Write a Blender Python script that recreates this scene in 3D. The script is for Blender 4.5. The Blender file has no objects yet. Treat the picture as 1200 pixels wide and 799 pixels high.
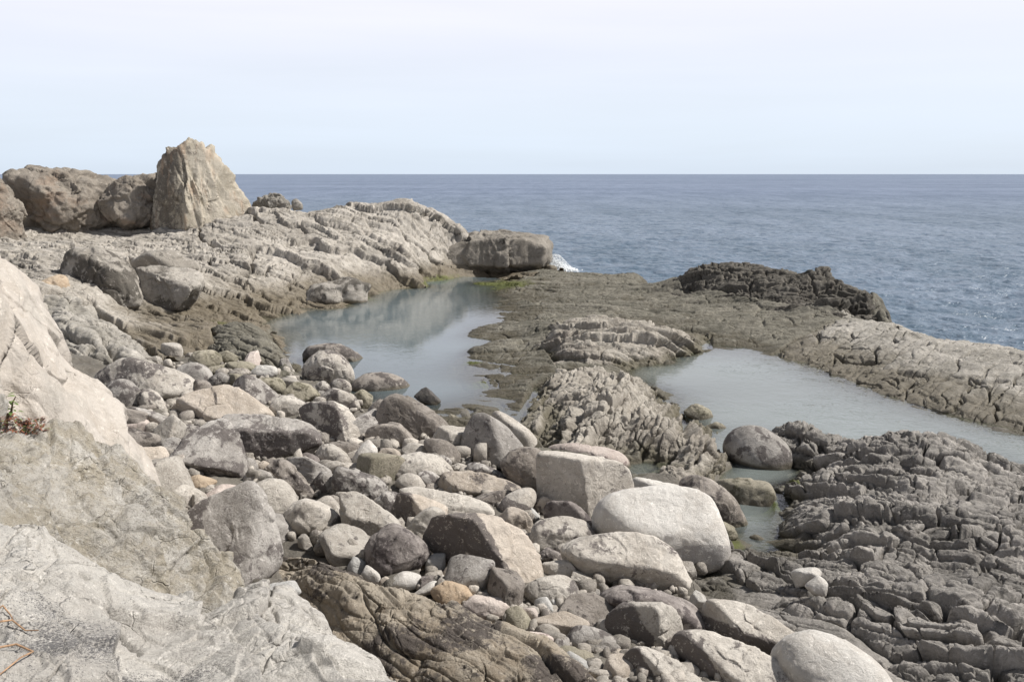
import bpy, bmesh, math, random
import numpy as np
from concurrent.futures import ThreadPoolExecutor

R = math.radians
rng = np.random.default_rng(7)
SC = bpy.context.scene
COL = SC.collection

# ------------------------------------------------------------------ noise
_perm = np.random.default_rng(11).permutation(256).astype(np.int32)
_perm = np.concatenate([_perm, _perm, _perm])
_g = np.random.default_rng(12).normal(size=(256, 3))
_g /= np.linalg.norm(_g, axis=1)[:, None]
_g = _g.astype(np.float32)
_off = np.random.default_rng(13).random((256, 3)).astype(np.float32)


def _hash(ix, iy, iz):
    return _perm[(_perm[(_perm[ix & 255] + iy) & 255] + iz) & 255]


_pool = ThreadPoolExecutor(4)


def chunked(fn):
    """run a per-point function on cache-sized pieces of a large array"""
    def run(p):
        p = np.asarray(p, np.float32)
        if len(p) <= 12000:
            return fn(p)
        r = list(_pool.map(fn, [p[k:k + 12000] for k in range(0, len(p), 12000)]))
        return tuple(np.concatenate(c) for c in zip(*r)) if isinstance(r[0], tuple) else np.concatenate(r)
    return run


@chunked
def perlin(p):
    p = np.asarray(p, np.float32)
    i = np.floor(p).astype(np.int32)
    f = p - i
    u = f * f * f * (f * (f * 6 - 15) + 10)
    out = 0
    for dx in (0, 1):
        wx = u[:, 0] if dx else 1 - u[:, 0]
        for dy in (0, 1):
            wy = u[:, 1] if dy else 1 - u[:, 1]
            for dz in (0, 1):
                wz = u[:, 2] if dz else 1 - u[:, 2]
                g = _g[_hash(i[:, 0] + dx, i[:, 1] + dy, i[:, 2] + dz)]
                d = g[:, 0] * (f[:, 0] - dx) + g[:, 1] * (f[:, 1] - dy) + g[:, 2] * (f[:, 2] - dz)
                out = out + wx * wy * wz * d
    return out * 1.5


def fbm(p, octaves=4, gain=0.5, ridge=False):
    a, s, o = 1.0, 0.0, 0.0
    p = np.asarray(p, np.float32).copy()
    for k in range(octaves):
        n = perlin(p)
        if ridge:
            n = 0.5 - np.abs(n) * 2
        o = o + a * n
        s += a
        a *= gain
        p = p * 2.03 + 17.3
    return o / s


@chunked
def voro(p):
    """distance to the cell border (F2-F1), a random value of the nearest cell and the height of its tilted top"""
    p = np.asarray(p, np.float32)
    i = np.floor(p).astype(np.int32)
    f = p - i
    n = len(p)
    f1 = np.full(n, 9.0, np.float32)
    f2 = np.full(n, 9.0, np.float32)
    cid = np.zeros(n, np.int32)
    tilt = np.zeros(n, np.float32)
    for dx in (-1, 0, 1):
        for dy in (-1, 0, 1):
            for dz in (-1, 0, 1):
                h = _hash(i[:, 0] + dx, i[:, 1] + dy, i[:, 2] + dz)
                o = _off[h]
                v0, v1, v2 = o[:, 0] + dx - f[:, 0], o[:, 1] + dy - f[:, 1], o[:, 2] + dz - f[:, 2]
                d = np.sqrt(v0 * v0 + v1 * v1 + v2 * v2)
                m = d < f1
                g = _g[h]
                tilt = np.where(m, g[:, 0] * v0 + g[:, 1] * v1 + g[:, 2] * v2, tilt)
                f2 = np.where(m, f1, np.minimum(f2, d))
                cid = np.where(m, h, cid)
                f1 = np.where(m, d, f1)
    return f2 - f1, cid / 255.0, tilt


def sst(a, b, x):
    t = np.clip((x - a) / (b - a), 0, 1)
    return t * t * (3 - 2 * t)


def warp(p, scale, amt, seed=0.0):
    q = np.asarray(p, np.float32) * scale + seed
    return p + amt * np.stack([perlin(q), perlin(q + 31.7), perlin(q + 71.1)], 1)


# ------------------------------------------------------------------ camera
HC, WP, FPX, PITCH = 8.0, 1.0, 1000.0, R(11.06)
CAM = np.array([0, 0, HC])
FWD = np.array([0, math.cos(PITCH), -math.sin(PITCH)])
UPV = np.array([0, math.sin(PITCH), math.cos(PITCH)])
RGT = np.array([1.0, 0, 0])


def ray(px, py):
    return RGT * ((px - 600) / FPX) + UPV * (-(py - 399.5) / FPX) + FWD


def at_z(px, py, z):
    d = ray(px, py)
    return CAM + d * ((z - HC) / d[2])


def at_d(px, py, dist):
    d = ray(px, py)
    return CAM + d * (dist / d[1])


def project(P):
    v = P - CAM
    w = v @ FWD
    return 600 + FPX * (v @ RGT) / w, 399.5 - FPX * (v @ UPV) / w, w


# ------------------------------------------------------------------ mesh helpers
def mesh_from(name, verts, faces, mat, attrs=None, smooth=True):
    """faces: (n,k) int array"""
    me = bpy.data.meshes.new(name)
    n, k = faces.shape
    me.vertices.add(len(verts))
    me.vertices.foreach_set('co', np.ascontiguousarray(verts, np.float32).ravel())
    me.loops.add(n * k)
    me.loops.foreach_set('vertex_index', np.ascontiguousarray(faces, np.int32).ravel())
    me.polygons.add(n)
    me.polygons.foreach_set('loop_start', np.arange(0, n * k, k, dtype=np.int32))
    me.update(calc_edges=True)
    me.polygons.foreach_set('use_smooth', np.full(n, smooth))
    for an, av in (attrs or {}).items():
        a = me.attributes.new(an, 'FLOAT', 'POINT')
        a.data.foreach_set('value', np.ascontiguousarray(av, np.float32))
    me.materials.append(mat)
    return me


def link(name, me, parent=None, loc=None, **props):
    o = bpy.data.objects.new(name, me)
    COL.objects.link(o)
    if loc is not None:
        o.location = [float(c) for c in loc]
    if parent:
        o.parent = parent
    for k, v in props.items():
        o[k] = v
    return o


def compact(verts, faces, attrs):
    used = np.zeros(len(verts), bool)
    used[faces.ravel()] = True
    idx = np.cumsum(used) - 1
    return verts[used], idx[faces], {k: v[used] for k, v in attrs.items()}


def poly_sd(xy, poly):
    """signed distance to a polygon, negative inside"""
    poly = np.asarray(poly, float)
    d = np.full(len(xy), 1e9)
    inside = np.zeros(len(xy), bool)
    n = len(poly)
    for k in range(n):
        a, b = poly[k], poly[(k + 1) % n]
        e = b - a
        w = xy - a
        t = np.clip((w @ e) / max(e @ e, 1e-9), 0, 1)
        d = np.minimum(d, np.hypot(w[:, 0] - t * e[0], w[:, 1] - t * e[1]))
        if a[1] != b[1]:
            c = ((a[1] > xy[:, 1]) != (b[1] > xy[:, 1])) & (xy[:, 0] < (b[0] - a[0]) * (xy[:, 1] - a[1]) / (b[1] - a[1]) + a[0])
            inside ^= c
    return np.where(inside, -d, d)


class RBF:
    def __init__(self, pts, c=0.3, smooth=0.0):
        P = np.asarray(pts, float)
        self.xy, self.c = P[:, :2], c
        n = len(P)
        K = self._k(self.xy)
        A = np.zeros((n + 3, n + 3))
        A[:n, :n] = K + np.eye(n) * smooth
        A[:n, n] = 1
        A[:n, n + 1:] = self.xy
        A[n:, :n] = A[:n, n:].T
        b = np.concatenate([P[:, 2], np.zeros(3)])
        self.w = np.linalg.solve(A, b)

    def _k(self, q):
        d2 = ((q[:, None, :] - self.xy[None]) ** 2).sum(-1)
        return -np.sqrt(d2 + self.c ** 2)

    def __call__(self, q):
        out = np.empty(len(q))
        n = len(self.xy)
        for s in range(0, len(q), 20000):
            e = q[s:s + 20000]
            out[s:s + 20000] = self._k(e) @ self.w[:n] + self.w[n] + e @ self.w[n + 1:]
        return out


# ------------------------------------------------------------------ the lie of the land
G = []


def gp(*pts):
    for px, py, z in pts:
        G.append(at_z(px, py, z))


def gd(*pts):   # pixel + distance
    for px, py, d in pts:
        G.append(at_d(px, py, d))


def gw(*pts):
    for p in pts:
        G.append(np.array(p, float))


def behind(pts, steps):
    """points behind a crest: (distance further away, drop)"""
    for px, py, z in pts:
        P = at_z(px, py, z)
        u = P[:2] / np.hypot(*P[:2])
        for dd, dz in steps:
            G.append(np.array([P[0] + u[0] * dd, P[1] + u[1] * dd, dz if dz < 0 else P[2] - dz]))


POOL_A = [(312, 383), (327, 371), (357, 361), (400, 361), (430, 349), (465, 339), (492, 332), (520, 328), (560, 332),
          (592, 337), (589, 350), (581, 365), (583, 380), (560, 385), (551, 392), (550, 410), (551, 428), (556, 445),
          (575, 456), (572, 466), (552, 478), (548, 492), (548, 510)]
POOL_B = [(738, 441), (755, 429), (790, 420), (825, 413), (842, 407), (890, 408), (902, 416), (950, 432), (1000, 452),
          (1060, 472), (1120, 490), (1200, 509), (1290, 530)]
gp(*[(x, y, WP) for x, y in POOL_A + POOL_B])
gp((345, 425, WP), (400, 458, WP), (470, 487, WP), (525, 512, WP), (325, 402, WP))
gp((430, 400, .45), (500, 370, .4), (450, 440, .5), (535, 352, .7), (380, 385, .5), (490, 440, .4), (520, 470, .55),
   (350, 385, .6), (460, 365, .5), (540, 420, .6), (370, 410, .6), (440, 465, .7), (530, 400, .55), (420, 375, .45))
gp((800, 440, .7), (900, 440, .68), (850, 460, .68), (1000, 490, .68), (1100, 525, .68), (900, 485, .65), (1180, 535, .7),
   (840, 500, .65), (860, 425, .8), (780, 455, .75), (950, 470, .7), (1060, 505, .7), (1240, 545, .7))
gp((860, 565, .8), (850, 540, .7), (890, 620, .78), (880, 560, .75), (912, 605, WP), (866, 637, WP), (912, 640, WP),
   (900, 590, .95), (845, 585, .9), (760, 545, .96), (745, 560, .96), (835, 520, .85), (925, 545, 1.05), (840, 620, 1.05))
# shelf
gp((600, 340, 1.13), (650, 330, 1.2), (700, 326, 1.25), (760, 335, 1.25), (600, 400, 1.12), (650, 370, 1.25), (720, 360, 1.35),
   (800, 350, 1.4), (850, 385, 1.35), (900, 392, 1.35), (950, 385, 1.5), (880, 365, 1.5), (620, 440, 1.12), (590, 425, 1.06),
   (600, 470, 1.0), (650, 470, 1.12), (585, 395, 1.08), (680, 340, 1.3), (570, 440, 1.02), (625, 485, 1.0), (580, 480, .96),
   (800, 400, 1.2), (620, 360, 1.2), (610, 320, 1.2), (560, 318, 1.2))
gp((640, 395, 1.4), (690, 385, 1.8), (740, 390, 1.85), (690, 410, 1.5), (770, 412, 1.4), (800, 392, 1.55), (660, 381, 1.7),
   (738, 428, 1.1), (650, 420, 1.25), (690, 425, 1.3))
# dark ridge
DR = [(790, 327, 1.9), (820, 312, 2.8), (860, 308, 3.0), (900, 313, 2.9), (940, 323, 2.7), (980, 332, 2.6), (1020, 350, 1.95)]
gp(*DR)
gp((800, 345, 1.4), (860, 355, 1.5), (920, 366, 1.6), (980, 373, 1.6), (1025, 366, 1.6), (850, 335, 2.1), (920, 345, 2.1), (985, 355, 2.1))
behind(DR, [(2, .6), (5, -1.2), (11, -2)])
# shelf seaward rim
SR = [(650, 317, 1.2), (700, 321, 1.3), (750, 323, 1.4)]
gp(*SR)
behind(SR, [(3, -.8), (8, -2)])
# pale ridge to the right
PR = [(1000, 374, 1.75), (1060, 386, 1.85), (1100, 397, 1.9), (1150, 404, 1.95), (1200, 410, 1.95), (1260, 418, 2), (1340, 428, 2)]
gp(*PR)
gp((950, 402, 1.4), (1050, 430, 1.45), (1120, 450, 1.5), (1180, 465, 1.5), (1000, 410, 1.5), (1260, 480, 1.5), (1000, 430, 1.2), (1100, 465, 1.25))
behind(PR, [(1.2, .35), (3.5, -.6), (8, -2)])
# outcrop between the pools
gp((640, 445, 1.35), (690, 447, 1.95), (700, 480, 1.85), (740, 482, 1.8), (780, 490, 1.7), (660, 500, 1.4), (700, 530, 1.3),
   (640, 520, 1.15), (800, 500, 1.6), (822, 522, 1.5), (832, 552, 1.15), (795, 562, 1.4), (765, 512, 1.5), (735, 452, 1.5),
   (715, 440, 1.7), (620, 470, 1.1), (620, 500, 1.1))
# big outcrop bottom right
gp((930, 497, 1.9), (985, 515, 1.75), (1060, 502, 2.15), (1120, 514, 2.05), (1160, 545, 1.6), (1020, 524, 1.25), (905, 515, 1.5),
   (925, 565, 1.3), (1000, 570, 1.7), (1100, 570, 1.95), (1180, 575, 1.8), (935, 612, 1.3), (1000, 620, 1.75), (1100, 620, 1.95),
   (1190, 630, 2.0), (950, 655, 1.3), (1050, 655, 1.6), (1100, 670, 1.55), (1160, 682, 1.7), (1220, 700, 1.6), (870, 650, 1.1),
   (900, 680, 1.3), (840, 665, 1.15), (1000, 692, 1.6), (1100, 725, 1.95), (1200, 735, 1.8), (1060, 765, 1.55), (900, 720, 1.4),
   (1000, 760, 1.6), (1100, 790, 1.7), (1200, 799, 1.8), (1260, 600, 1.9), (1280, 700, 1.8), (1000, 860, 1.6), (1200, 870, 1.8),
   (1240, 560, 1.5))
gw((9, 22, .6), (14, 19, .6), (18, 15, .7), (12, 12, 1.8), (14, 8, 1.8), (25, 14, -1.5), (28, 25, -1.8), (20, 22, .3), (20, 6, 1))
# boulder beach
gd((140, 430, 27), (200, 450, 25.2), (130, 520, 18.6), (200, 560, 16.6), (200, 640, 13.2), (300, 500, 21.2), (300, 600, 15.2),
   (400, 550, 18), (400, 620, 14.2), (500, 520, 20.4), (500, 600, 15.8), (500, 660, 13.1), (400, 720, 11), (600, 600, 16),
   (600, 700, 12), (600, 790, 9.8), (700, 600, 16.2), (700, 700, 12.4), (800, 680, 13.2), (800, 790, 10.1), (950, 790, 10.3),
   (620, 540, 19.2), (250, 440, 27), (330, 450, 25.4), (420, 490, 22), (740, 640, 14.6), (850, 740, 11.5))
gw((-2, 6, 2.2), (2, 6, 1.8), (6, 6, 1.7), (0, 2, 2.2), (5, 2, 1.7), (-4, 9, 2.2), (-6, 12, 2.3), (-8, 16, 2.4), (-10, 10, 3),
   (-14, 14, 3.5), (-14, 24, 3), (-20, 20, 4), (-8, 4, 3), (-18, 8, 4))
# headland
gd((200, 300, 50), (300, 300, 50), (400, 300, 52), (480, 300, 55), (300, 340, 45.5), (250, 340, 44), (165, 372, 38),
   (100, 365, 35.5), (100, 300, 44), (50, 300, 42), (80, 288, 47), (120, 305, 41.5), (200, 400, 32.6), (250, 400, 33.8), (240, 380, 36.5),
   (280, 415, 31.5), (178, 273, 55), (240, 268, 55), (293, 247, 58), (140, 275, 56), (60, 285, 52), (20, 290, 50), (60, 330, 37),
   (350, 330, 48), (420, 330, 51), (530, 305, 60), (350, 285, 54), (430, 270, 57), (500, 280, 59), (0, 330, 38), (200, 340, 42),
   (60, 380, 32), (100, 400, 30), (150, 415, 29.5), (180, 430, 28))
HL = [(300, 246, 5.65), (345, 248, 5.5), (375, 251, 5.35), (400, 243, 5.75), (450, 240, 5.9), (485, 244, 5.7), (515, 260, 4.7), (540, 272, 3.95)]
gp(*HL)
behind(HL, [(3, 1.0), (8, -1.5), (14, -2)])
gw((-26, 66, 4.5), (-34, 66, 4.5), (-42, 60, 5), (-48, 50, 6), (-40, 76, -1.5), (-28, 78, -1.5), (-55, 66, -1.5), (-30, 40, 4.5),
   (-36, 30, 5), (-60, 45, -1.5), (-45, 25, 5))
for a in range(-58, 59, 6):
    gw((95 * math.sin(R(a)), 95 * math.cos(R(a)), -2.2))
gw((10, 75, -2.2), (25, 65, -2.2), (30, 45, -2.2), (0, 80, -2), (22, 52, -2), (40, 30, -2.2))
_ground = RBF(G, 0.5)
GX0, GY0, GS = -80.0, -2.0, 0.25
_nx, _ny = 560, 400
_gx, _gy = np.meshgrid(GX0 + GS * np.arange(_nx), GY0 + GS * np.arange(_ny))
_gz = _ground(np.stack([_gx.ravel(), _gy.ravel()], 1)).reshape(_ny, _nx)
_gz = np.maximum(_gz, -2.5)


def ground_z(xy):
    xy = np.atleast_2d(xy)
    fx = np.clip((xy[:, 0] - GX0) / GS, 0, _nx - 1.001)
    fy = np.clip((xy[:, 1] - GY0) / GS, 0, _ny - 1.001)
    ix, iy = fx.astype(int), fy.astype(int)
    u, v = fx - ix, fy - iy
    return (_gz[iy, ix] * (1 - u) * (1 - v) + _gz[iy, ix + 1] * u * (1 - v) + _gz[iy + 1, ix] * (1 - u) * v + _gz[iy + 1, ix + 1] * u * v)


def hit_ground(px, py):
    d = ray(px, py)
    d = d / d[1]
    t = np.arange(4.0, 90.0, 0.04)
    P = CAM[None] + d[None] * t[:, None]
    below = P[:, 2] < ground_z(P[:, :2])
    k = int(np.argmax(below)) if below.any() else len(t) - 1
    return P[k]
# ------------------------------------------------------------------ materials
class NT:
    def __init__(self, mat):
        self.t = mat.node_tree
        self.t.nodes.clear()

    def n(self, typ, ins=None, **kw):
        nd = self.t.nodes.new(typ)
        for k, v in kw.items():
            setattr(nd, k, v)
        for k, v in (ins or {}).items():
            s = nd.inputs[k]
            if hasattr(v, 'is_output') or isinstance(v, bpy.types.NodeSocket):
                self.t.links.new(v, s)
            else:
                s.default_value = v
        return nd

    def math(self, op, a, b=0.0, clamp=False):
        return self.n('ShaderNodeMath', {0: a, 1: b}, operation=op, use_clamp=clamp).outputs[0]

    def noise(self, vec, scale, detail=4, rough=0.55, dist=0.0):
        return self.n('ShaderNodeTexNoise', {'Vector': vec, 'Scale': scale, 'Detail': detail, 'Roughness': rough, 'Distortion': dist}).outputs['Fac']

    def ramp(self, v, lo, hi):
        return self.n('ShaderNodeMapRange', {0: v, 1: lo, 2: hi, 3: 0.0, 4: 1.0}, interpolation_type='SMOOTHSTEP').outputs[0]

    def mix(self, f, a, b, blend='MIX'):
        nd = self.n('ShaderNodeMix', data_type='RGBA', blend_type=blend)
        for s, v in ((nd.inputs[0], f), (nd.inputs[6], a), (nd.inputs[7], b)):
            if isinstance(v, bpy.types.NodeSocket):
                self.t.links.new(v, s)
            else:
                s.default_value = v if not isinstance(v, tuple) else (*v, 1.0) if len(v) == 3 else v
        return nd.outputs[2]

    def attr(self, name):
        return self.n('ShaderNodeAttribute', attribute_name=name).outputs['Fac']


def rock_mat(name, A, B, stain_shade=(.13, .11, .10), wet=(.10, .085, .06), s=1.0, objspace=True, bump=1.0, speck=0.7,
             patch=0.75, rough=.85, vary=.3, streak=None, salt=None, stmax=.9, crackle=.16):
    """weathered rock: two mottled base colours, lichen / mineral stains and painted side shade, tide-washed colour, grain"""
    crackle = .04 if objspace else crackle
    m = bpy.data.materials.new(name)
    m.use_nodes = True
    t = NT(m)
    if objspace:
        tc = t.n('ShaderNodeTexCoord').outputs['Object']
        rnd = t.n('ShaderNodeObjectInfo').outputs['Random']
        off = t.n('ShaderNodeCombineXYZ', {0: t.math('MULTIPLY', rnd, 97.0), 1: t.math('MULTIPLY', rnd, 53.0), 2: t.math('MULTIPLY', rnd, 31.0)}).outputs[0]
        vec = t.n('ShaderNodeVectorMath', {0: tc, 1: off}, operation='ADD').outputs[0]
    else:
        vec = t.n('ShaderNodeNewGeometry').outputs['Position']
        rnd = t.attr('blk')
    big = t.noise(vec, 0.9 * s, 5, .6, .4)
    mid = t.noise(vec, 4.5 * s, 6, .68, .6)
    fine = t.noise(vec, 34 * s, 5, .75)
    grain = t.noise(vec, 130 * s, 2, .7)
    col = t.mix(t.ramp(t.math('ADD', t.math('MULTIPLY', big, .6), t.math('MULTIPLY', mid, .4)), .40, .58), A, B)
    # blotches of lichen and mineral stains, plus shade painted on some rock sides
    st = t.math('ADD', t.math('MULTIPLY', t.attr('stain_shade'), 1.0), t.math('ADD', t.math('MULTIPLY', t.math('SUBTRACT', mid, .5), 1.6), t.math('MULTIPLY', t.math('SUBTRACT', fine, .5), .7)))
    st = t.math('MULTIPLY', t.ramp(st, .40, .66), stmax)
    lich = t.math('MULTIPLY', t.ramp(t.math('ADD', t.math('MULTIPLY', mid, .65), t.math('MULTIPLY', fine, .35)), .53, .60), patch)
    col = t.mix(lich, col, tuple(c * .45 + d * .35 for c, d in zip(A, stain_shade)))
    col = t.mix(st, col, stain_shade)
    pale = t.math('MULTIPLY', t.ramp(t.math('ADD', t.math('MULTIPLY', t.noise(vec, 7.3 * s, 5, .7), .7), t.math('MULTIPLY', fine, .3)), .54, .63), .7)
    col = t.mix(pale, col, tuple(min(.72, c * 1.28 + .02) for c in B))
    if streak:
        mp = t.n('ShaderNodeMapping', {'Vector': vec, 'Scale': streak[0]}).outputs[0]
        sn = t.noise(mp, 1.0, 5, .65)
        col = t.mix(t.math('MULTIPLY', t.ramp(sn, .5, .68), streak[1]), col, streak[2])
    if salt:     # dark mineral grains, crowded where the stain attribute is high
        sv = t.n('ShaderNodeMapping', {'Vector': vec, 'Scale': (1, 1, 2.2)}).outputs[0]
        sn = t.math('ADD', t.noise(sv, salt[0], 3, .75, .8), t.math('MULTIPLY', t.math('SUBTRACT', t.attr('stain_shade'), .3), salt[3]))
        col = t.mix(t.math('MULTIPLY', t.ramp(sn, .54, .64), salt[1]), col, salt[2])
    col = t.mix(t.math('MULTIPLY', t.ramp(t.attr('wet'), .0, 1.0), .93), col, wet)
    if not objspace:
        col = t.mix(t.math('MULTIPLY', t.ramp(t.math('ADD', t.attr('algae'), t.math('MULTIPLY', t.math('SUBTRACT', mid, .5), 1.2)), .3, .8), .9), col, (.085, .095, .018))
    sp = t.math('ADD', 1 - speck * 1.0, t.math('MULTIPLY', t.math('ADD', fine, grain), speck))
    sp = t.math('MULTIPLY', sp, t.math('ADD', 1 - vary / 2, t.math('MULTIPLY', rnd, vary)))
    g = t.n('ShaderNodeCombineColor', {0: sp, 1: sp, 2: sp}).outputs[0]
    col = t.mix(1.0, col, g, 'MULTIPLY')
    h = t.math('ADD', t.math('MULTIPLY', mid, .5), t.math('MULTIPLY', fine, .16))
    h = t.math('ADD', h, t.math('MULTIPLY', grain, .035))
    # fine open cracks, only here and there
    wv = t.n('ShaderNodeVectorMath', {0: vec, 1: t.n('ShaderNodeVectorMath', {0: t.n('ShaderNodeTexNoise', {'Vector': vec, 'Scale': 2.4 * s, 'Detail': 3}).outputs['Color'], 3: .45 / s}, operation='SCALE').outputs[0]}, operation='ADD').outputs[0]
    ck = t.n('ShaderNodeTexVoronoi', {'Vector': wv, 'Scale': 1.7 * s}, feature='DISTANCE_TO_EDGE').outputs['Distance']
    ck = t.math('MULTIPLY', t.math('SUBTRACT', 1.0, t.ramp(ck, .0, .03)), t.ramp(t.noise(vec, 1.1 * s, 2), .48, .6))
    h = t.math('SUBTRACT', h, t.math('MULTIPLY', ck, crackle))
    bp = t.n('ShaderNodeBump', {'Strength': .9, 'Distance': .14 * bump / s, 'Height': h}).outputs[0]
    ro = t.math('SUBTRACT', rough, t.math('MULTIPLY', t.attr('wet'), .28))
    b = t.n('ShaderNodeBsdfPrincipled', {'Base Color': col, 'Roughness': ro, 'Normal': bp, 'Specular IOR Level': .3})
    o = t.n('ShaderNodeOutputMaterial', {'Surface': b.outputs[0]})
    return m


def plain_mat(name, col, rough=.6, var=.0, scale=8):
    m = bpy.data.materials.new(name)
    m.use_nodes = True
    t = NT(m)
    vec = t.n('ShaderNodeTexCoord').outputs['Object']
    c = t.mix(t.ramp(t.noise(vec, scale), .35, .65), tuple(x * (1 - var) for x in col), tuple(min(1, x * (1 + var)) for x in col))
    b = t.n('ShaderNodeBsdfPrincipled', {'Base Color': c, 'Roughness': rough})
    t.n('ShaderNodeOutputMaterial', {'Surface': b.outputs[0]})
    return m


# boulders (object space, metres)
PUR = (.102, .088, .082)
M = {
    'pale': rock_mat('pale_granite', (.33, .298, .258), (.47, .435, .385), PUR, s=1.3),
    'white': rock_mat('white_granite', (.43, .40, .36), (.53, .505, .465), (.3, .28, .26), s=1.5, patch=.2, vary=.15),
    'warm': rock_mat('warm_granite', (.36, .308, .252), (.48, .422, .358), PUR, s=1.3, patch=.25),
    'grey': rock_mat('grey_granite', (.25, .23, .208), (.38, .355, .325), PUR, s=1.3),
    'brown': rock_mat('brown_boulder', (.17, .148, .126), (.275, .245, .215), (.065, .055, .05), s=1.3),
    'dark': rock_mat('dark_boulder', (.15, .13, .12), (.27, .24, .22), (.075, .062, .06), s=1.4),
    'black': rock_mat('wet_black_rock', (.05, .045, .04), (.09, .08, .07), (.03, .03, .025), s=1.4, rough=.6),
    'olive': rock_mat('olive_boulder', (.22, .20, .15), (.30, .27, .21), (.10, .09, .06), s=1.3),
    'orange': rock_mat('rusty_stone', (.34, .255, .175), (.42, .335, .245), (.17, .11, .07), s=1.8, patch=.2),
    'pink': rock_mat('pink_stone', (.42, .355, .315), (.48, .42, .375), (.2, .15, .14), s=1.8, patch=.2),
    'blue': rock_mat('blue_grey_stone', (.34, .33, .31), (.42, .405, .38), (.18, .18, .18), s=1.8, patch=.15),
}
# bedrock (world space)
T = {
    'beach': rock_mat('beach_bedrock', (.11, .098, .082), (.16, .145, .122), (.09, .08, .065), (.085, .075, .05), objspace=False),
    'bed': rock_mat('pool_bed', (.16, .16, .125), (.22, .21, .165), (.07, .075, .04), (.17, .16, .11), objspace=False),
    'headland': rock_mat('headland_rock', (.27, .245, .21), (.40, .367, .322), (.085, .075, .062), (.125, .102, .068), objspace=False, s=.45, bump=.7,
                         patch=.5, streak=((.5, .5, 3.0), .35, (.2, .175, .145))),
    'shelf': rock_mat('wave_cut_shelf', (.108, .1, .078), (.178, .164, .132), (.08, .07, .052), (.075, .064, .042), objspace=False, s=.55, patch=.5),
    'dark': rock_mat('dark_ridge_rock', (.078, .07, .058), (.12, .108, .09), (.055, .05, .04), (.06, .055, .04), objspace=False, s=.6),
    'ridge': rock_mat('pale_ridge_rock', (.225, .208, .178), (.35, .325, .287), (.1, .09, .072), (.13, .112, .08), objspace=False, s=.7),
    'mid': rock_mat('cracked_outcrop', (.225, .2, .168), (.345, .315, .27), (.085, .075, .06), (.10, .087, .056), objspace=False, s=.8),
    'right': rock_mat('grey_outcrop', (.165, .153, .137), (.29, .268, .243), (.07, .063, .056), (.085, .075, .055), objspace=False, s=.9, patch=.45, vary=.6),
    'rust': rock_mat('stained_ridge', (.225, .185, .138), (.31, .27, .215), (.06, .05, .045), (.1, .08, .06), objspace=False, s=1.2, patch=.6),
    'slab': rock_mat('white_granite_slab', (.385, .36, .325), (.465, .44, .40), (.2, .195, .19), objspace=False, s=1.6, bump=1.2, speck=.9, patch=.3, vary=.14, stmax=.25, salt=(64, .9, (.10, .096, .096), .24)),
    'tan': rock_mat('tan_granite_slab', (.32, .285, .225), (.44, .415, .375), (.15, .135, .11), objspace=False, s=1.5, bump=1.5, speck=.85, patch=.6, vary=.35, salt=(38, .7, (.12, .11, .095), .15)),
    'cliff': rock_mat('cream_cliff_rock', (.355, .315, .27), (.43, .39, .345), (.2, .18, .16), objspace=False, s=1.0, bump=.5, patch=.35, vary=.1, speck=.6, streak=((1.6, 1.6, .35), .5, (.26, .245, .215))),
    'pinnacle': rock_mat('pinnacle_rock', (.38, .335, .26), (.49, .44, .36), (.15, .13, .105), objspace=False, s=.5, bump=.8, patch=.45,
                         streak=((1.6, 1.6, .25), .4, (.47, .30, .19))),
    'dome': rock_mat('dome_rock', (.205, .175, .142), (.30, .265, .222), (.11, .095, .08), objspace=False, s=.45, bump=.9, patch=.5,
                     streak=((.3, .3, .5), .5, (.34, .225, .15))),
    'cliffblock': rock_mat('headland_block', (.2, .178, .148), (.30, .27, .23), (.06, .053, .045), (.14, .115, .075), objspace=False, s=.6, bump=.9),
}


def water_mat(name, body, ripple, rscale, k=1.0):
    """clear surface over the bed; suspended silt hides the bed as the water deepens (attribute 'murk')"""
    m = bpy.data.materials.new(name)
    m.use_nodes = True
    t = NT(m)
    pos = t.n('ShaderNodeNewGeometry').outputs['Position']
    n1 = t.noise(pos, rscale, 3, .6, .5)
    n2 = t.noise(pos, rscale * 3.7, 2, .6)
    zone = t.ramp(t.noise(pos, .22, 2, .5), .35, .65)
    h = t.math('MULTIPLY', t.math('ADD', n1, t.math('MULTIPLY', n2, .35)), t.math('ADD', .35, zone))
    bp = t.n('ShaderNodeBump', {'Strength': ripple, 'Distance': .06, 'Height': h}).outputs[0]
    tr = t.n('ShaderNodeBsdfTransparent', {'Color': (.86, .9, .86, 1)}).outputs[0]
    df = t.n('ShaderNodeBsdfDiffuse', {'Color': (*body, 1)}).outputs[0]
    gl = t.n('ShaderNodeBsdfGlossy', {'Color': (1, 1, 1, 1), 'Roughness': .04, 'Normal': bp}).outputs[0]
    fr = t.n('ShaderNodeFresnel', {'IOR': 1.33, 'Normal': bp}).outputs[0]
    a = t.n('ShaderNodeMixShader', {0: t.attr('murk'), 1: tr, 2: df}).outputs[0]
    b = t.n('ShaderNodeMixShader', {0: fr, 1: a, 2: gl}).outputs[0]
    t.n('ShaderNodeOutputMaterial', {'Surface': b})
    return m


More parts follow.
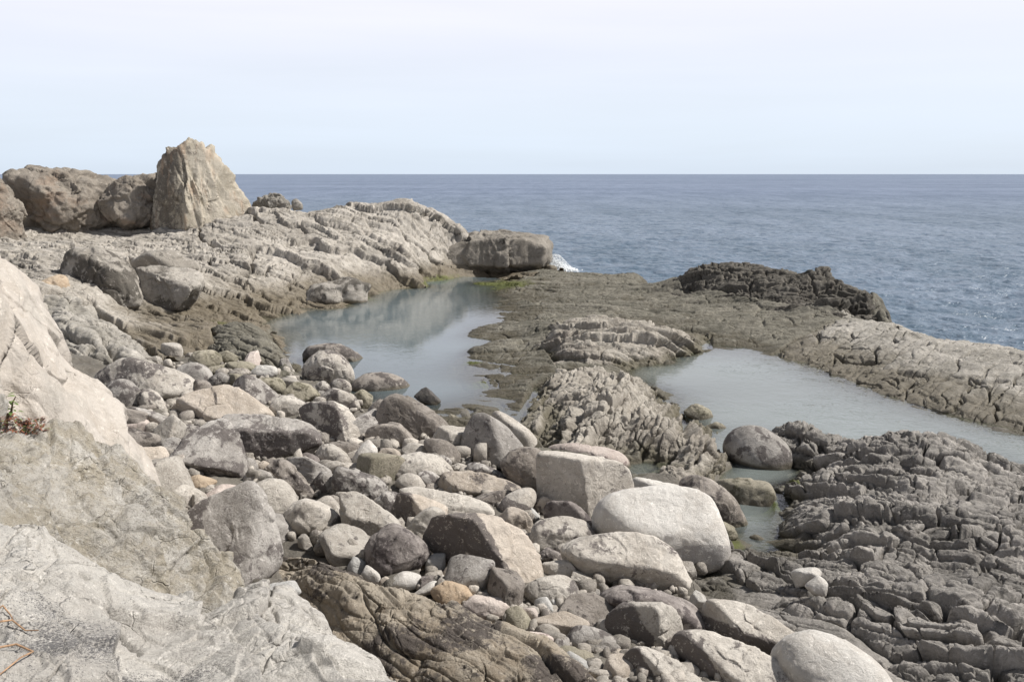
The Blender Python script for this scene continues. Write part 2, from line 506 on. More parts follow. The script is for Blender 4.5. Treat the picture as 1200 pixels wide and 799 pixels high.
def sea_mat():
    m = bpy.data.materials.new('sea_water')
    m.use_nodes = True
    t = NT(m)
    pos = t.n('ShaderNodeNewGeometry').outputs['Position']
    mp = t.n('ShaderNodeMapping', {'Vector': pos, 'Scale': (.8, 1.3, 1)}).outputs[0]
    a = t.noise(mp, .10, 3, .6, .3)
    b = t.noise(mp, .55, 4, .6, .6)
    c = t.noise(mp, 2.6, 3, .6, .4)
    h = t.math('ADD', t.math('MULTIPLY', a, 1.6), t.math('ADD', t.math('MULTIPLY', b, .7), t.math('MULTIPLY', c, .16)))
    bp = t.n('ShaderNodeBump', {'Strength': .75, 'Distance': .9, 'Height': h}).outputs[0]
    wave_tone = t.ramp(t.noise(t.n('ShaderNodeMapping', {'Vector': pos, 'Scale': (.004, .012, 1)}).outputs[0], 1.0, 3, .6), .35, .7)
    far = t.noise(t.n('ShaderNodeMapping', {'Vector': pos, 'Scale': (.11, .018, 1)}).outputs[0], 1.0, 4, .7)
    near = t.noise(t.n('ShaderNodeMapping', {'Vector': pos, 'Scale': (.5, .22, 1)}).outputs[0], 1.0, 3, .7)
    wave_tone = t.math('ADD', t.math('MULTIPLY', wave_tone, .4), t.math('ADD', t.math('MULTIPLY', t.ramp(far, .38, .62), .35), t.math('MULTIPLY', t.ramp(near, .38, .62), .1)))  # light and dark of the waves put into the water colour as streaks
    col = t.mix(wave_tone, (.072, .108, .145), (.17, .212, .275))
    # waves smaller than a pixel far out: rougher, their reflected sky mixed into colour
    far_c = t.mix(wave_tone, (.11, .142, .197), (.205, .245, .325))
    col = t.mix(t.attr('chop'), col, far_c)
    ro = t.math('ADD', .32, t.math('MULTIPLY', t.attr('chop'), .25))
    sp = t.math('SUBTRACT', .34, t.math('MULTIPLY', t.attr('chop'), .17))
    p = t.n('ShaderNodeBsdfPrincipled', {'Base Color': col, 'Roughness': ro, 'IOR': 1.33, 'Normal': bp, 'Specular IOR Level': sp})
    t.n('ShaderNodeOutputMaterial', {'Surface': p.outputs[0]})
    return m
# ------------------------------------------------------------------ bedrock
def polar(az0, az1, r0, r1, k, kr=1.5):
    na = max(8, int((az1 - az0) / (k / 1000)))
    nr = max(8, int(math.log(r1 / r0) / (k * kr / 1000)))
    az = np.linspace(az0, az1, na)
    r = np.exp(np.linspace(math.log(r0), math.log(r1), nr))
    A, Rr = np.meshgrid(az, r)
    xy = np.stack([(Rr * np.sin(A)).ravel(), (Rr * np.cos(A)).ravel()], 1)
    i = np.arange(nr * na).reshape(nr, na)
    f = np.stack([i[:-1, :-1].ravel(), i[:-1, 1:].ravel(), i[1:, 1:].ravel(), i[1:, :-1].ravel()], 1)
    return xy, f, (nr, na)


def grid_normals(P, shape):
    Q = P.reshape(*shape, 3)
    a = np.gradient(Q, axis=0).reshape(-1, 3)
    b = np.gradient(Q, axis=1).reshape(-1, 3)
    n = np.cross(b, a)
    n /= np.linalg.norm(n, axis=1)[:, None] + 1e-9
    return np.where(n[:, 2:3] < 0, -n, n)


def frame(P, ang):
    c, s = math.cos(ang), math.sin(ang)
    return np.stack([P[:, 0] * c + P[:, 1] * s, -P[:, 0] * s + P[:, 1] * c, P[:, 2]], 1)


def _r2(a, b, k):
    return _perm[(_perm[(a + 7 * k) & 255] + b + 31 * k) & 255] / 255.0


def joints(P, ang, lu, lv, w=.05, crack=.12, pillow=.08, block=.06, tilt=.06, dip=.3, seed=0.0, wav=.35, wscale=.5, xj=1.0, step=0.0):
    """two sets of joints, bedding and cross joints, cutting the rock into rounded oblong blocks"""
    Q = warp(P + seed, wscale, wav * lv)
    Q = warp(Q, wscale * 3.7, wav * lv * .3)
    q = frame(Q, ang)
    v = (q[:, 1] + dip * q[:, 2]) / lv
    v = v + .45 * np.sin(v * .9 + 3 * perlin(q * .2 / lv))
    row = np.floor(v).astype(np.int32)
    fv = v - row
    h1 = _r2(row, row * 0 + 3, 1)
    u = q[:, 0] / (lu * (.55 + .9 * h1)) + 9.7 * h1 + .12 * perlin(q * 1.1 / lv + 40)
    u = u + .28 * np.sin(u * 2.1 + 9 * h1)
    col = np.floor(u).astype(np.int32)
    fu = u - col
    ev = np.minimum(fv, 1 - fv) * lv
    eu = np.minimum(fu, 1 - fu) * lu
    su = np.clip(_r2(row, col + (fu > .5), 2) * 1.5 - .25, 0, 1) * xj
    sv = np.clip(_r2(row + (fv > .5), (col // 2), 3) * 1.1 + .1, 0, 1)
    op = .5 + .5 * sst(-.3, .3, perlin(P * .8 + seed))
    d = -crack * op * np.maximum((1 - sst(0, w, ev)) * sv, (1 - sst(0, w, eu)) * su)
    rv, ru = sst(0, .42 * lv, ev), sst(0, .42 * lv, eu)
    d += pillow * (np.sqrt((1 - sv * (1 - rv)) * (1 - su * (1 - ru))) - .7)
    b = _r2(row, col, 4)
    lock = sst(0, w * 1.3, ev) * (1 - su * (1 - sst(0, w * 1.3, eu)))
    d += lock * block * (h1 - .5) + lock * block * .6 * su * (b - .5)
    d += lock * tilt * ((fu - .5) * (_r2(row, col, 5) - .5) * su + (fv - .5) * (_r2(row, col // 2, 6) - .3)) * 1.4
    # each bed ends in a small riser on its near side
    d -= step * (fv - .5) * (.4 + 1.2 * _r2(row, col // 2, 8)) * sst(0, w * 1.8, ev)
    return d, b


def jointed(P, levels, rough=.04, rs=2.0, an=None, hair=None):
    d, bb = 0, 0
    for k, (kw) in enumerate(levels):
        x, b = joints(P, seed=11.3 * k, **kw)
        d = d + x
        bb = bb + b * (.6 if k == 0 else .4 / max(1, len(levels) - 1))
    if hair:        # odd cracks that follow neither set
        sz, dep, w = hair
        e, i_, tl = voro(warp(P, 1.2, .25) / sz)
        d = d - dep * (1 - sst(0, w, e)) * sst(-.1, .25, perlin(P / sz * .6 + 3))
    q = P if an is None else frame(P, an[0]) / np.array(an[1])
    d = d + rough * fbm(q * rs, 6, .58)
    return d, bb


def plus(r, P, ang, size, crack, block, tilt, w=.05, k2=.4):
    """add irregular broken facets at two sizes to a jointed surface"""
    size = np.array(size, float)
    d, b = fracture(P, ang, size, crack, 0, block, tilt, w, size * .36, k2, None, 0, 0.0, 1, 1.2 / size.max(), .25 * size.min())
    return r[0] + .42 * d, r[1] * .7 + b * .3


def fracture(P, ang=0, s1=(1, 1, 1), crack=.08, pillow=.06, block=.06, tilt=.1, w=.08, s2=None, k2=.45, s3=None, k3=.2, rough=.03, rs=1.5,
             wscale=.5, wamt=.3, dip=0.0, an=None, ridged=0.0):
    """jointed rock: cells along the strike with open cracks, rounded shoulders, tilted tops and stepped blocks, at up to three sizes"""
    q = frame(warp(warp(P, wscale, wamt), wscale * 4, wamt * .22), ang)
    if dip:
        q[:, 2] = q[:, 2] + q[:, 1] * dip
    d, idc = 0, 0
    for sz, k, off in ((s1, 1.0, 0.0), (s2, k2, 9.1), (s3, k3, 23.7)):
        if sz is None:
            continue
        e, i_, tl = voro(q / np.array(sz) + off)
        o = sst(0, w, e)
        # some joints are open, others only hairlines
        op = .35 + .65 * sst(-.15, .3, perlin(q / np.array(sz) * .45 + off + 5))
        d = d + k * (crack * op * (o - 1) + pillow * sst(0, .55, e) + o * (block * (i_ - .5) + tilt * tl))
        idc = idc + i_ * (.6 if sz is s1 else .2)
    qq = q / np.array(an if an else (1, 1, 1)) * rs
    d = d + rough * fbm(qq, 5, .58)
    if ridged:
        d = d + ridged * fbm(qq * .6 + 40, 4, .5, ridge=True)
    return d, idc


def wetness(P, lo, hi, n=.35):
    return 1 - sst(lo, hi, P[:, 2] + n * fbm(P * .7, 3) + n * .5 * fbm(P * 3.1, 2))


ALG = [(np.array(at_z(a, b, 1.0)[:2]), c) for a, b, c in ((540, 331, 3.2), (575, 335, 3.0), (500, 333, 1.6), (245, 388, 1.3), (265, 395, 1.0), (300, 408, .8), (553, 400, .5), (552, 425, .5),
                                                              (560, 450, .5), (905, 592, .35), (930, 570, .3), (850, 640, .4), (440, 348, .8), (860, 590, .3))]


def algae(P):
    o = np.zeros(len(P))
    for c, r in ALG:
        o = np.maximum(o, np.exp(-((P[:, :2] - c) ** 2).sum(1) / (r * r)) * (1 - sst(1.15, 1.6, P[:, 2])))
    return o


REGION = []     # (world polygon) where a thing replaces the plain ground


def world_poly(pts):
    """(pixel x, pixel y, height[, metres further away])"""
    out = []
    for p in pts:
        q = at_z(*p[:3])[:2]
        out.append(q * (1 + (p[3] if len(p) > 3 else 0) / np.hypot(*q)))
    return np.array(out)


def patch(name, poly, mat, k, style, margin=.5, box=None, lo=1.05, hi=1.6, stain_shade=.0, zfun=None, drop=None, kr=1.5, sscale=.5, lift=0.0, **props):
    xyp = np.asarray(poly, float)
    az = np.arctan2(xyp[:, 0], xyp[:, 1])
    r = np.hypot(xyp[:, 0], xyp[:, 1])
    m = margin / r.mean()
    xy, f, sh = polar(*(box if box else (az.min() - m, az.max() + m, max(1.2, r.min() - margin), r.max() + margin)), k, kr)
    sdw = xy + (np.stack([perlin(np.c_[xy * 1.3, xy[:, :1] * 0]), perlin(np.c_[xy * 1.3 + 50, xy[:, :1] * 0])], 1) * .18 if drop is None else 0)
    sd = poly_sd(sdw, xyp)
    if zfun is None:
        z = ground_z(xy) + lift * sst(0, .8, -sd)
        z = z - .12 * sst(-.5, .1, sd) - .5 * sst(0, margin, sd)
    else:
        z = zfun(xy)
        o = np.maximum(0, sd)
        z = z - drop * o * o / (o + .12) - (.06 * sst(-.25, 0, sd))
    P = np.c_[xy, z]
    nrm = grid_normals(P, sh)
    keep = sd < margin * .98
    f = f[keep[f].all(1)]
    P, f, ex = compact(P, f, {'n': nrm, 'sd': sd})
    d, blk = style(P)
    fade = 1 - sst(margin * .5, margin, ex['sd'])
    P = P + ex['n'] * (d * fade)[:, None]
    at = {'wet': wetness(P, lo, hi), 'blk': blk, 'algae': algae(P), 'stain_shade': (stain_shade(P) if callable(stain_shade) else stain_shade) * np.clip(.5 + 1.6 * fbm(P * sscale + 5, 4), 0, 1.3)}
    v, f, at = compact(P, f, at)
    base = np.array([*xyp.mean(0), 0])
    base[2] = v[:, 2].min()
    me = mesh_from(name, v, f, mat, at)
    o = link(name, me, **props)
    REGION.append((xyp, name))
    return o


# --- cracked outcrop, bottom right
patch('cracked_outcrop', world_poly([(915, 600, 1.1), (890, 525, 1.1), (905, 496, 1.2), (925, 490, 1.5), (990, 500, 1.3), (1020, 512, 1.1), (1050, 495, 1.5), (1130, 505, 1.4),
                              (1180, 540, 1.1), (1230, 550, 1.1), (1320, 570, 1.1), (1300, 600, 1.6), (1300, 690, 1.7), (1200, 665, 1.6), (1080, 650, 1.5), (960, 640, 1.3)]), T['right'], .95,
      lambda P: plus(jointed(P, [dict(ang=R(-28), lu=0.85, lv=0.6, w=0.05, crack=0.5, pillow=0.10, block=0.28, tilt=0.25, dip=0.5, wav=0.95, step=.22), dict(ang=R(-24), lu=0.5, lv=0.21, w=0.03, crack=0.1, pillow=0.035, block=0.05, tilt=0.07, dip=0.4, wav=0.6)], .09, 2.4, None, (.8, .14, .04)), P, R(-20), (.6, .42, .4), .05, .07, .14),
      lo=.95, hi=1.35, stain_shade=.25, label='grey outcrop of rounded cracked blocks along the near side of the pale pool',
      category='rock outcrop')
patch('bedded_rock', world_poly([(835, 645, 1.1), (900, 628, 1.15), (960, 625, 1.35), (1080, 632, 1.7), (1200, 640, 1.9), (1300, 665, 1.9), (1320, 880, 1.7), (1150, 880, 1.6),
                              (1000, 760, 1.5), (900, 700, 1.3), (840, 690, 1.2)]), T['right'], .95,
      lambda P: plus(jointed(P, [dict(ang=R(-36), lu=1.0, lv=0.58, w=0.05, crack=0.5, pillow=0.09, block=0.32, tilt=0.25, dip=0.4, wav=0.9, step=.25), dict(ang=R(-33), lu=0.6, lv=0.18, w=0.03, crack=0.1, pillow=0.03, block=0.05, tilt=0.07, dip=0.4, wav=0.6)], .09, 2.4, None, (.9, .14, .04)), P, R(-30), (.7, .4, .4), .05, .08, .15),
      lo=.95, hi=1.45, stain_shade=.35, label='grey banded ledges of cracked rock running down right from the two white stones',
      category='rock outcrop')
patch('smooth_slab', world_poly([(800, 675, 1.3), (850, 650, 1.15), (915, 680, 1.3), (1020, 740, 1.55), (1180, 870, 1.6), (930, 890, 1.5), (900, 799, 1.45), (850, 720, 1.35)]),
      T['right'], .95, lambda P: jointed(P, [dict(ang=R(-40), lu=2.4, lv=0.9, w=0.05, crack=0.08, pillow=0.05, block=0.12, tilt=0.12, dip=0.3, wav=0.4), dict(ang=R(-36), lu=0.9, lv=0.25, w=0.03, crack=0.04, pillow=0.02, block=0.03, tilt=0.03, dip=0.3, wav=0.6)], .06, 2.0, None, (.8, .06, .04)),
      lo=.95, hi=1.5, stain_shade=.4, label='smooth grey-brown sloping slab below the two white stones and above the bottom boulders', category='rock outcrop')
# --- outcrop between the two pools
patch('knobbly_outcrop', world_poly([(600, 500, 1.05), (622, 450, 1.1), (680, 438, 1.2), (740, 440, 1.1), (785, 468, 1.1), (835, 495, 1.1), (845, 555, 1.0), (800, 575, 1.3), (770, 560, 1.1),
                              (745, 530, 1.1), (700, 548, 1.1), (640, 535, 1.1)]), T['mid'], .95,
      lambda P: plus(jointed(P, [dict(ang=R(68), lu=0.75, lv=0.55, w=0.06, crack=0.24, pillow=0.09, block=0.4, tilt=0.42, dip=0.3, wav=0.6), dict(ang=R(72), lu=0.36, lv=0.2, w=0.03, crack=0.1, pillow=0.03, block=0.1, tilt=0.12, dip=0.4, wav=0.7)], .06, 2.4, None, (.6, .14, .06)), P, R(60), (.5, .35, .4), .05, .08, .14),
      lo=1.0, hi=1.55, stain_shade=.2, label='pale knobbly outcrop broken into small blocks standing between the two tide pools', category='rock outcrop')
patch('pale_ledge', world_poly([(632, 405, 1.25), (650, 384, 1.5), (690, 380, 1.5, 1), (760, 384, 1.5, 1), (835, 386, 1.4), (835, 400, 1.3), (770, 420, 1.3), (735, 432, 1.05), (690, 426, 1.3), (650, 425, 1.2)]),
      T['mid'], .95, lambda P: plus(jointed(P, [dict(ang=R(-12), lu=2.4, lv=0.7, w=0.06, crack=0.3, pillow=0.02, block=0.3, tilt=0.3, dip=0.6, wav=0.5, step=.2), dict(ang=R(-10), lu=0.9, lv=0.24, w=0.04, crack=0.1, pillow=0.02, block=0.08, tilt=0.1, dip=0.4, wav=0.7)], .07, 1.8, None, (.9, .12, .06)), P, R(-10), (1.1, .6, .5), .06, .1, .2),
      lo=1.05, hi=1.5, label='low pale layered ledge rising from the brown shelf above the knobbly outcrop', category='rock outcrop', lift=.25)
# --- dark ridge at the sea edge
patch('dark_ridge', world_poly([(785, 330, 1.8, 2), (820, 310, 2.8, 2.5), (860, 306, 3.0, 2.5), (900, 311, 2.9, 2.5), (940, 320, 2.7, 2.5), (990, 334, 2.4, 2.5), (1022, 350, 2.0, 1.5), (1045, 384, 1.7, .3), (1010, 376, 1.5),
                              (960, 368, 1.6), (860, 352, 1.5), (800, 344, 1.4)]), T['dark'], 1.0,
      lambda P: jointed(P, [dict(ang=R(-20), lu=2.2, lv=0.75, w=0.09, crack=0.45, pillow=0.12, block=0.25, tilt=0.3, dip=1.5, wav=0.5), dict(ang=R(-18), lu=0.7, lv=0.3, w=0.07, crack=0.16, pillow=0.1, block=0.12, tilt=0.12, dip=0.8, wav=0.7)], .18, 1.2, None, (1.2, .3, .07)),
      lo=-1, hi=-.5, stain_shade=.3, margin=2.2, label='dark brown craggy ridge between the rock shelf and the open sea', category='rock outcrop')
# --- pale ridge at the right
patch('pale_ridge', world_poly([(905, 413, 1.1), (930, 395, 1.4), (1000, 372, 1.75, 1.5), (1060, 384, 1.85, 1.8), (1100, 394, 1.9, 1.8), (1200, 407, 2.0, 1.8), (1340, 425, 2, 1.8), (1340, 520, 1.1), (1200, 508, 1.0),
                              (1120, 490, 1.0), (1060, 472, 1.0), (1000, 452, 1.0), (950, 432, 1.0)]), T['ridge'], 1.0,
      lambda P: plus(jointed(P, [dict(ang=R(38), lu=9, lv=1.25, w=0.05, crack=0.6, pillow=0.02, block=0.06, tilt=0.12, dip=0.3, wav=0.6), dict(ang=R(-50), lu=4, lv=0.9, w=0.05, crack=0.05, pillow=0.01, block=0.03, tilt=0.05, dip=0.4, wav=0.7), dict(ang=R(40), lu=2.2, lv=0.4, w=0.04, crack=0.12, pillow=0.02, block=0.03, tilt=0.05, dip=0.3, wav=0.8)], .10, 1.3, None, (1.5, .25, .06)), P, R(38), (1.6, .9, .9), .08, .06, .14),
      lo=1.1, hi=2.0, margin=1.0, stain_shade=.1, label='long pale cracked ridge dividing the right-hand pool from the sea', category='rock outcrop')
# --- rust stained ridge in the boulders
patch('stained_ridge', world_poly([(318, 628, 2.2), (360, 622, 2.3), (450, 664, 2.2), (560, 690, 2.15), (660, 742, 2.05), (770, 815, 1.9), (640, 880, 2.0), (480, 830, 2.0), (400, 740, 2.2), (340, 690, 2.3)]),
      T['rust'], .9, lambda P: plus(jointed(P, [dict(ang=R(-45), lu=1.9, lv=.52, w=.045, crack=.12, pillow=.09, block=.12, tilt=.10, dip=.3, wav=.6, step=.08), dict(ang=R(-43), lu=.9, lv=.16, w=.02, crack=.035, pillow=.015, block=.02, tilt=.03, dip=.3, wav=.7)], .06, 2.4, None, (.5, .08, .04)), P, R(-45), (.7, .3, .4), .03, .05, .08),
      lo=-1, hi=0, stain_shade=1.0, sscale=1.0, lift=.45, label='rusty brown bedrock ridge slanting through the stones beside the white slab', category='rock outcrop')
# --- brown rib along the near shore of the dark pool
patch('shore_rib', world_poly([(245, 392, 1.3), (285, 383, 1.3), (315, 392, 1.1), (335, 415, 1.05), (352, 440, 1.05), (335, 446, 1.15), (300, 432, 1.2), (255, 418, 1.25)]),
      T['shelf'], 1.0, lambda P: jointed(P, [dict(ang=R(-50), lu=1.4, lv=.6, w=.06, crack=.2, pillow=.12, block=.25, tilt=.25, dip=.4, wav=.6), dict(ang=R(-50), lu=.5, lv=.22, w=.04, crack=.08, pillow=.04, block=.06, tilt=.08, dip=.4, wav=.6)], .1, 1.6, None, (.8, .12, .05)),
      lo=.95, hi=1.5, stain_shade=.4, label='dark brown rib of rock along the near left shore of the dark pool', category='rock outcrop', lift=.3)
# --- lumpy pale outcrop below the headland
patch('lumpy_outcrop', world_poly([(60, 366, 2.2), (110, 362, 2.2), (150, 388, 1.9), (185, 415, 1.7), (185, 440, 1.7), (140, 438, 1.8), (90, 420, 2.0), (55, 400, 2.2)]),
      T['ridge'], 1.0, lambda P: jointed(P, [dict(ang=R(-40), lu=1.1, lv=0.9, w=0.12, crack=0.25, pillow=0.35, block=0.3, tilt=0.2, dip=0.3, wav=0.7), dict(ang=R(-40), lu=0.5, lv=0.35, w=0.06, crack=0.09, pillow=0.1, block=0.06, tilt=0.06, dip=0.3, wav=0.7)], .08, 1.6, None, None),
      lo=.9, hi=1.4, label='pale lumpy outcrop below the headland beside the cream cliff', category='rock outcrop', lift=.3)

# --- the ground itself: headland, wave-cut shelf, beach
HEAD = world_poly([(45, 345, 2.6), (60, 368, 2.0), (165, 420, 1.5), (235, 425, 1.2), (330, 425, 1.05), (345, 418, 1.0), (320, 395, 1.0), (312, 383, .8), (340, 370, .7), (400, 367, .7), (440, 352, .7),
                   (492, 336, .7), (525, 330, .8), (600, 324, 1.15), (640, 312, 1.5)])
HEAD = np.concatenate([HEAD, [[6, 72], [-5, 80], [-40, 80], [-62, 70], [-62, 30], [-30, 28], [-22, 30]]])
SHELF = np.concatenate([world_poly([(640, 312, 1.5), (600, 324, 1.15), (525, 330, .8), (560, 345, .6), (560, 380, .6), (530, 400, .55), (530, 430, .55), (540, 470, .6), (560, 520, .9), (620, 540, 1.1),
                                    (745, 560, .95), (800, 470, .8), (760, 445, .8), (800, 425, .8), (850, 415, .8), (905, 425, .8), (1000, 465, .8), (1340, 545, .8)]),
                        [[40, 25], [40, 60], [6, 72]]])


def terrain(name, poly, mat, az, rr, k, style, lo, hi, stain_shade, sscale=.5, invert=None, kr=1.5, **props):
    xy, f, sh = polar(az[0], az[1], rr[0], rr[1], k, kr)
    z = ground_z(xy)
    low = np.zeros(len(xy))
    for rp, _ in REGION:
        low = np.maximum(low, sst(-.05, .35, -poly_sd(xy, rp)))
    P = np.c_[xy, z - .75 * low]
    nrm = grid_normals(np.c_[xy, z], sh)
    if poly is not None:
        sd = poly_sd(xy, poly)
        keep = (sd < 1.4)
    else:
        keep = np.ones(len(xy), bool)
        P[:, 2] -= 1.2 * sst(36, 43, np.hypot(xy[:, 0], xy[:, 1]))
        for p in invert:
            isd = poly_sd(xy, p)
            keep &= isd > -2.5
            P[:, 2] -= .75 * sst(-.05, .5, -isd)
    keep &= z > -2.0
    f = f[keep[f].all(1)]
    P, f, ex = compact(P, f, {'n': nrm, 'z': z})
    d, blk = style(P)
    d = d * sst(.55, 1.25, ex['z'])       # sheltered floor of the pools stays smooth
    P = P + ex['n'] * d[:, None]
    at = {'wet': wetness(P, lo, hi), 'blk': blk, 'algae': algae(P), 'stain_shade': stain_shade * np.clip(.5 + 1.6 * fbm(P * sscale + 5, 4), 0, 1.3)}
    v, f, at = compact(P, f, at)
    return link(name, mesh_from(name, v, f, mat, at), kind='structure', **props)


def headland_style(P):
    d, b = plus(jointed(P, [dict(ang=R(-22), lu=9, lv=2.5, w=0.08, crack=.8, pillow=0.0, block=0.35, tilt=0.45, dip=0.9, wav=0.4, xj=.45, step=.34), dict(ang=R(-26), lu=6, lv=0.62, w=0.07, crack=0.28, pillow=0.0, block=0.08, tilt=0.14, dip=0.8, wav=0.6, xj=.35, step=.07), dict(ang=R(-20), lu=3, lv=0.25, w=0.06, crack=0.05, pillow=0.0, block=0.03, tilt=0.05, dip=0.7, wav=0.6, xj=.4)], .16, .8, (R(-22), (2.5, .7, .6)), (4.5, .9, .04)), P, R(-25), (2.4, 1.2, 1.0), .16, .2, .4, .05)
    return d, b


def shelf_style(P):
    return jointed(P, [dict(ang=R(-18), lu=3.0, lv=0.9, w=0.07, crack=0.15, pillow=0.05, block=0.16, tilt=0.22, dip=0.3, wav=0.7), dict(ang=R(-14), lu=1.1, lv=0.3, w=0.04, crack=0.08, pillow=0.03, block=0.06, tilt=0.09, dip=0.3, wav=0.8)], .2, 1.0, (R(-18), (2, .7, 1)), (1.2, .12, .05))


terrain('headland', HEAD, T['headland'], (R(-50), R(7)), (24, 82), 1.0, headland_style, 1.2, 2.9, .45, .25,
        label='grey layered rock headland sloping down to the dark tide pool', category='headland')
terrain('rock_shelf', SHELF, T['shelf'], (R(-8), R(48)), (16, 75), 1.05, shelf_style, 1.0, 1.35, .5, .3,
        label='flat brown wave-cut rock shelf between the two pools and the sea', category='rock shelf')
terrain('ground', None, T['beach'], (R(-70), R(60)), (2.0, 58), 3.0, lambda P: fracture(P, 0, (1, 1, 1), .05, .03, .15, .15, .1, None, 0, None, 0, .12, 1), .8, 1.3, .5, invert=[HEAD, SHELF],
        label='dark bedrock floor under the boulders', category='ground')


# --- near slabs and cliff at the left, each with its own surface
def fg(name, pts, extra, poly, mat, k, style, drop, margin, stain_shade=0., c=.15, **props):
    P = [at_z(*p) if p[2] < 20 else at_d(p[0], p[1], p[2] - 100) for p in pts] + [np.array(e, float) for e in extra]
    rb = RBF(P, c)
    return patch(name, world_or(poly), mat, k, style, margin=margin, zfun=rb, drop=drop, stain_shade=stain_shade, lo=-2, hi=-1, **props)


def world_or(poly):
    return np.array([(at_z(*p)[:2] if len(p) == 3 else p) for p in poly], float)


# cream cliff: a steep smooth wall falling to the right
CL = [(0, 285, 7.05), (22, 308, 6.7), (45, 345, 6.3), (75, 390, 5.75), (105, 430, 5.25), (125, 462, 4.9), (137, 495, 4.6), (150, 540, 4.15)]
fg('cream_cliff', CL + [(0, 400, 6.15), (0, 460, 5.75), (0, 340, 6.7), (40, 400, 6.0), (60, 440, 5.55), (90, 485, 5.1), (115, 520, 4.6), (30, 480, 5.35), (70, 500, 5.05)],
   [(-9.5, 12, 7.6), (-11, 14, 7.8), (-9, 9, 6.2), (-13, 10, 7.5), (-7.5, 7.5, 5.2), (-5, 8.5, 4.0)],
   [at_z(*p)[:2] for p in CL] + [(-4.6, 9.0), (-5.3, 8.0), (-8, 7.5), (-14, 9), (-14, 15), (-8.6, 13.6)], T['cliff'], 1.3,
   lambda P: plus(jointed(P, [dict(ang=R(-64), lu=6, lv=0.85, w=0.05, crack=0.12, pillow=0.14, block=0.12, tilt=0.28, dip=0, wav=0.35), dict(ang=R(-60), lu=1.6, lv=0.35, w=0.02, crack=0.02, pillow=0.02, block=0.02, tilt=0.06, dip=0, wav=0.5)], .06, 1.6, (R(-64), (2.2, .7, 2)), (1.6, .06, .02)), P, R(-62), (2.2, .8, 1.6), .03, .05, .16, .03),
   2.2, 2.2, stain_shade=.12, kr=.8, box=(R(-42), R(-15), 6.5, 17), label='smooth cream-coloured cliff flank with vertical grooves at the left edge', category='rock face')
# tan slab
TS = [(60, 502, 5.25), (130, 512, 5.0), (160, 560, 4.65), (200, 595, 4.35), (232, 625, 4.0), (255, 655, 3.75), (263, 690, 3.55)]
fg('tan_slab', TS + [(0, 520, 5.55), (0, 590, 5.35), (100, 600, 4.75), (200, 640, 4.05), (160, 690, 4.05), (60, 560, 5.1), (150, 630, 4.4), (210, 690, 3.8), (0, 640, 5.2), (80, 660, 4.7), (160, 720, 3.9)],
   [(-7, 8.5, 5.5), (-7, 6, 5.3), (-3, 5.6, 3.7)],
   [at_z(*p)[:2] for p in TS] + [(-2.2, 7.0), (-2.2, 5.5), (-3.2, 4.6), (-7.5, 4.6), (-7.5, 8.8), (-5.2, 8.9)], T['tan'], 1.2,
   lambda P: plus(jointed(P, [dict(ang=R(-50), lu=1.8, lv=0.7, w=0.03, crack=0.06, pillow=0.02, block=0.22, tilt=0.5, dip=0.2, wav=0.7), dict(ang=R(-46), lu=0.6, lv=0.2, w=0.02, crack=0.035, pillow=0.02, block=0.05, tilt=0.09, dip=0.2, wav=0.8)], .09, 3.0, None, (.5, .07, .03)), P, R(-48), (.95, .6, .6), .03, .09, .24, .03),
   6.0, 1.4, stain_shade=.3, kr=1.2, box=(R(-42), R(-8), 4.2, 10.5), label='rough tan granite slab sloping down below the cream cliff', category='rock slab')
# white slab nearest to the camera
WS = [(0, 592, 5.75), (40, 594, 5.62), (75, 625, 5.5), (110, 650, 5.35), (150, 682, 5.1), (180, 699, 4.85), (265, 700, 4.75), (330, 690, 4.6), (350, 705, 4.62), (380, 735, 4.65), (415, 758, 4.75), (432, 775, 4.82), (460, 799, 4.9)]
SPK = np.array([at_z(*p)[:2] for p in [(-20, 730, 5.7), (60, 690, 5.7), (130, 690, 5.4), (120, 740, 5.5), (170, 765, 5.35), (240, 775, 5.2), (260, 810, 5.2), (-40, 830, 5.8)]])


def speckled(P):
    return .2 + .9 * sst(-.2, .3, -poly_sd(P[:, :2] + .12 * np.stack([fbm(P * 2.5, 3), fbm(P * 2.5 + 40, 3)], 1), SPK))


SLOT = [((120, 688, 5.4), (146, 712, 5.33), .09, .03), ((146, 712, 5.33), (169, 747, 5.28), .10, .028), ((176, 722, 5.15), (198, 738, 5.05), .05, .03), ((318, 718, 4.75), (335, 752, 4.9), .04, .012),
        ((335, 752, 4.9), (300, 790, 5.05), .035, .012), ((0, 648, 5.75), (60, 640, 5.6), .05, .02), ((60, 640, 5.6), (104, 668, 5.42), .05, .02)]


def slab_style(P):
    d, b = plus(jointed(P, [dict(ang=R(-52), lu=1.9, lv=0.62, w=0.018, crack=0.09, pillow=0.02, block=0.10, tilt=0.24, dip=0.2, wav=0.4), dict(ang=R(-50), lu=0.7, lv=0.22, w=0.012, crack=0.012, pillow=0.012, block=0.015, tilt=0.03, dip=0.2, wav=0.6)], .05, 3.0, None, (.8, .05, .014)), P, R(-50), (.9, .6, .6), .02, .06, .17, .03)
    xy = P[:, :2] + .03 * np.stack([fbm(P * 4, 3), fbm(P * 4 + 40, 3)], 1)
    for a, c, dep, wd in SLOT:      # the open joints in the slab
        a, c = at_z(*a)[:2], at_z(*c)[:2]
        e = c - a
        t_ = np.clip(((xy - a) @ e) / (e @ e), 0, 1)
        ds = np.hypot(xy[:, 0] - a[0] - t_ * e[0], xy[:, 1] - a[1] - t_ * e[1])
        d = d - dep * (1 - sst(wd * .4, wd * 1.5, ds))
    return d, b


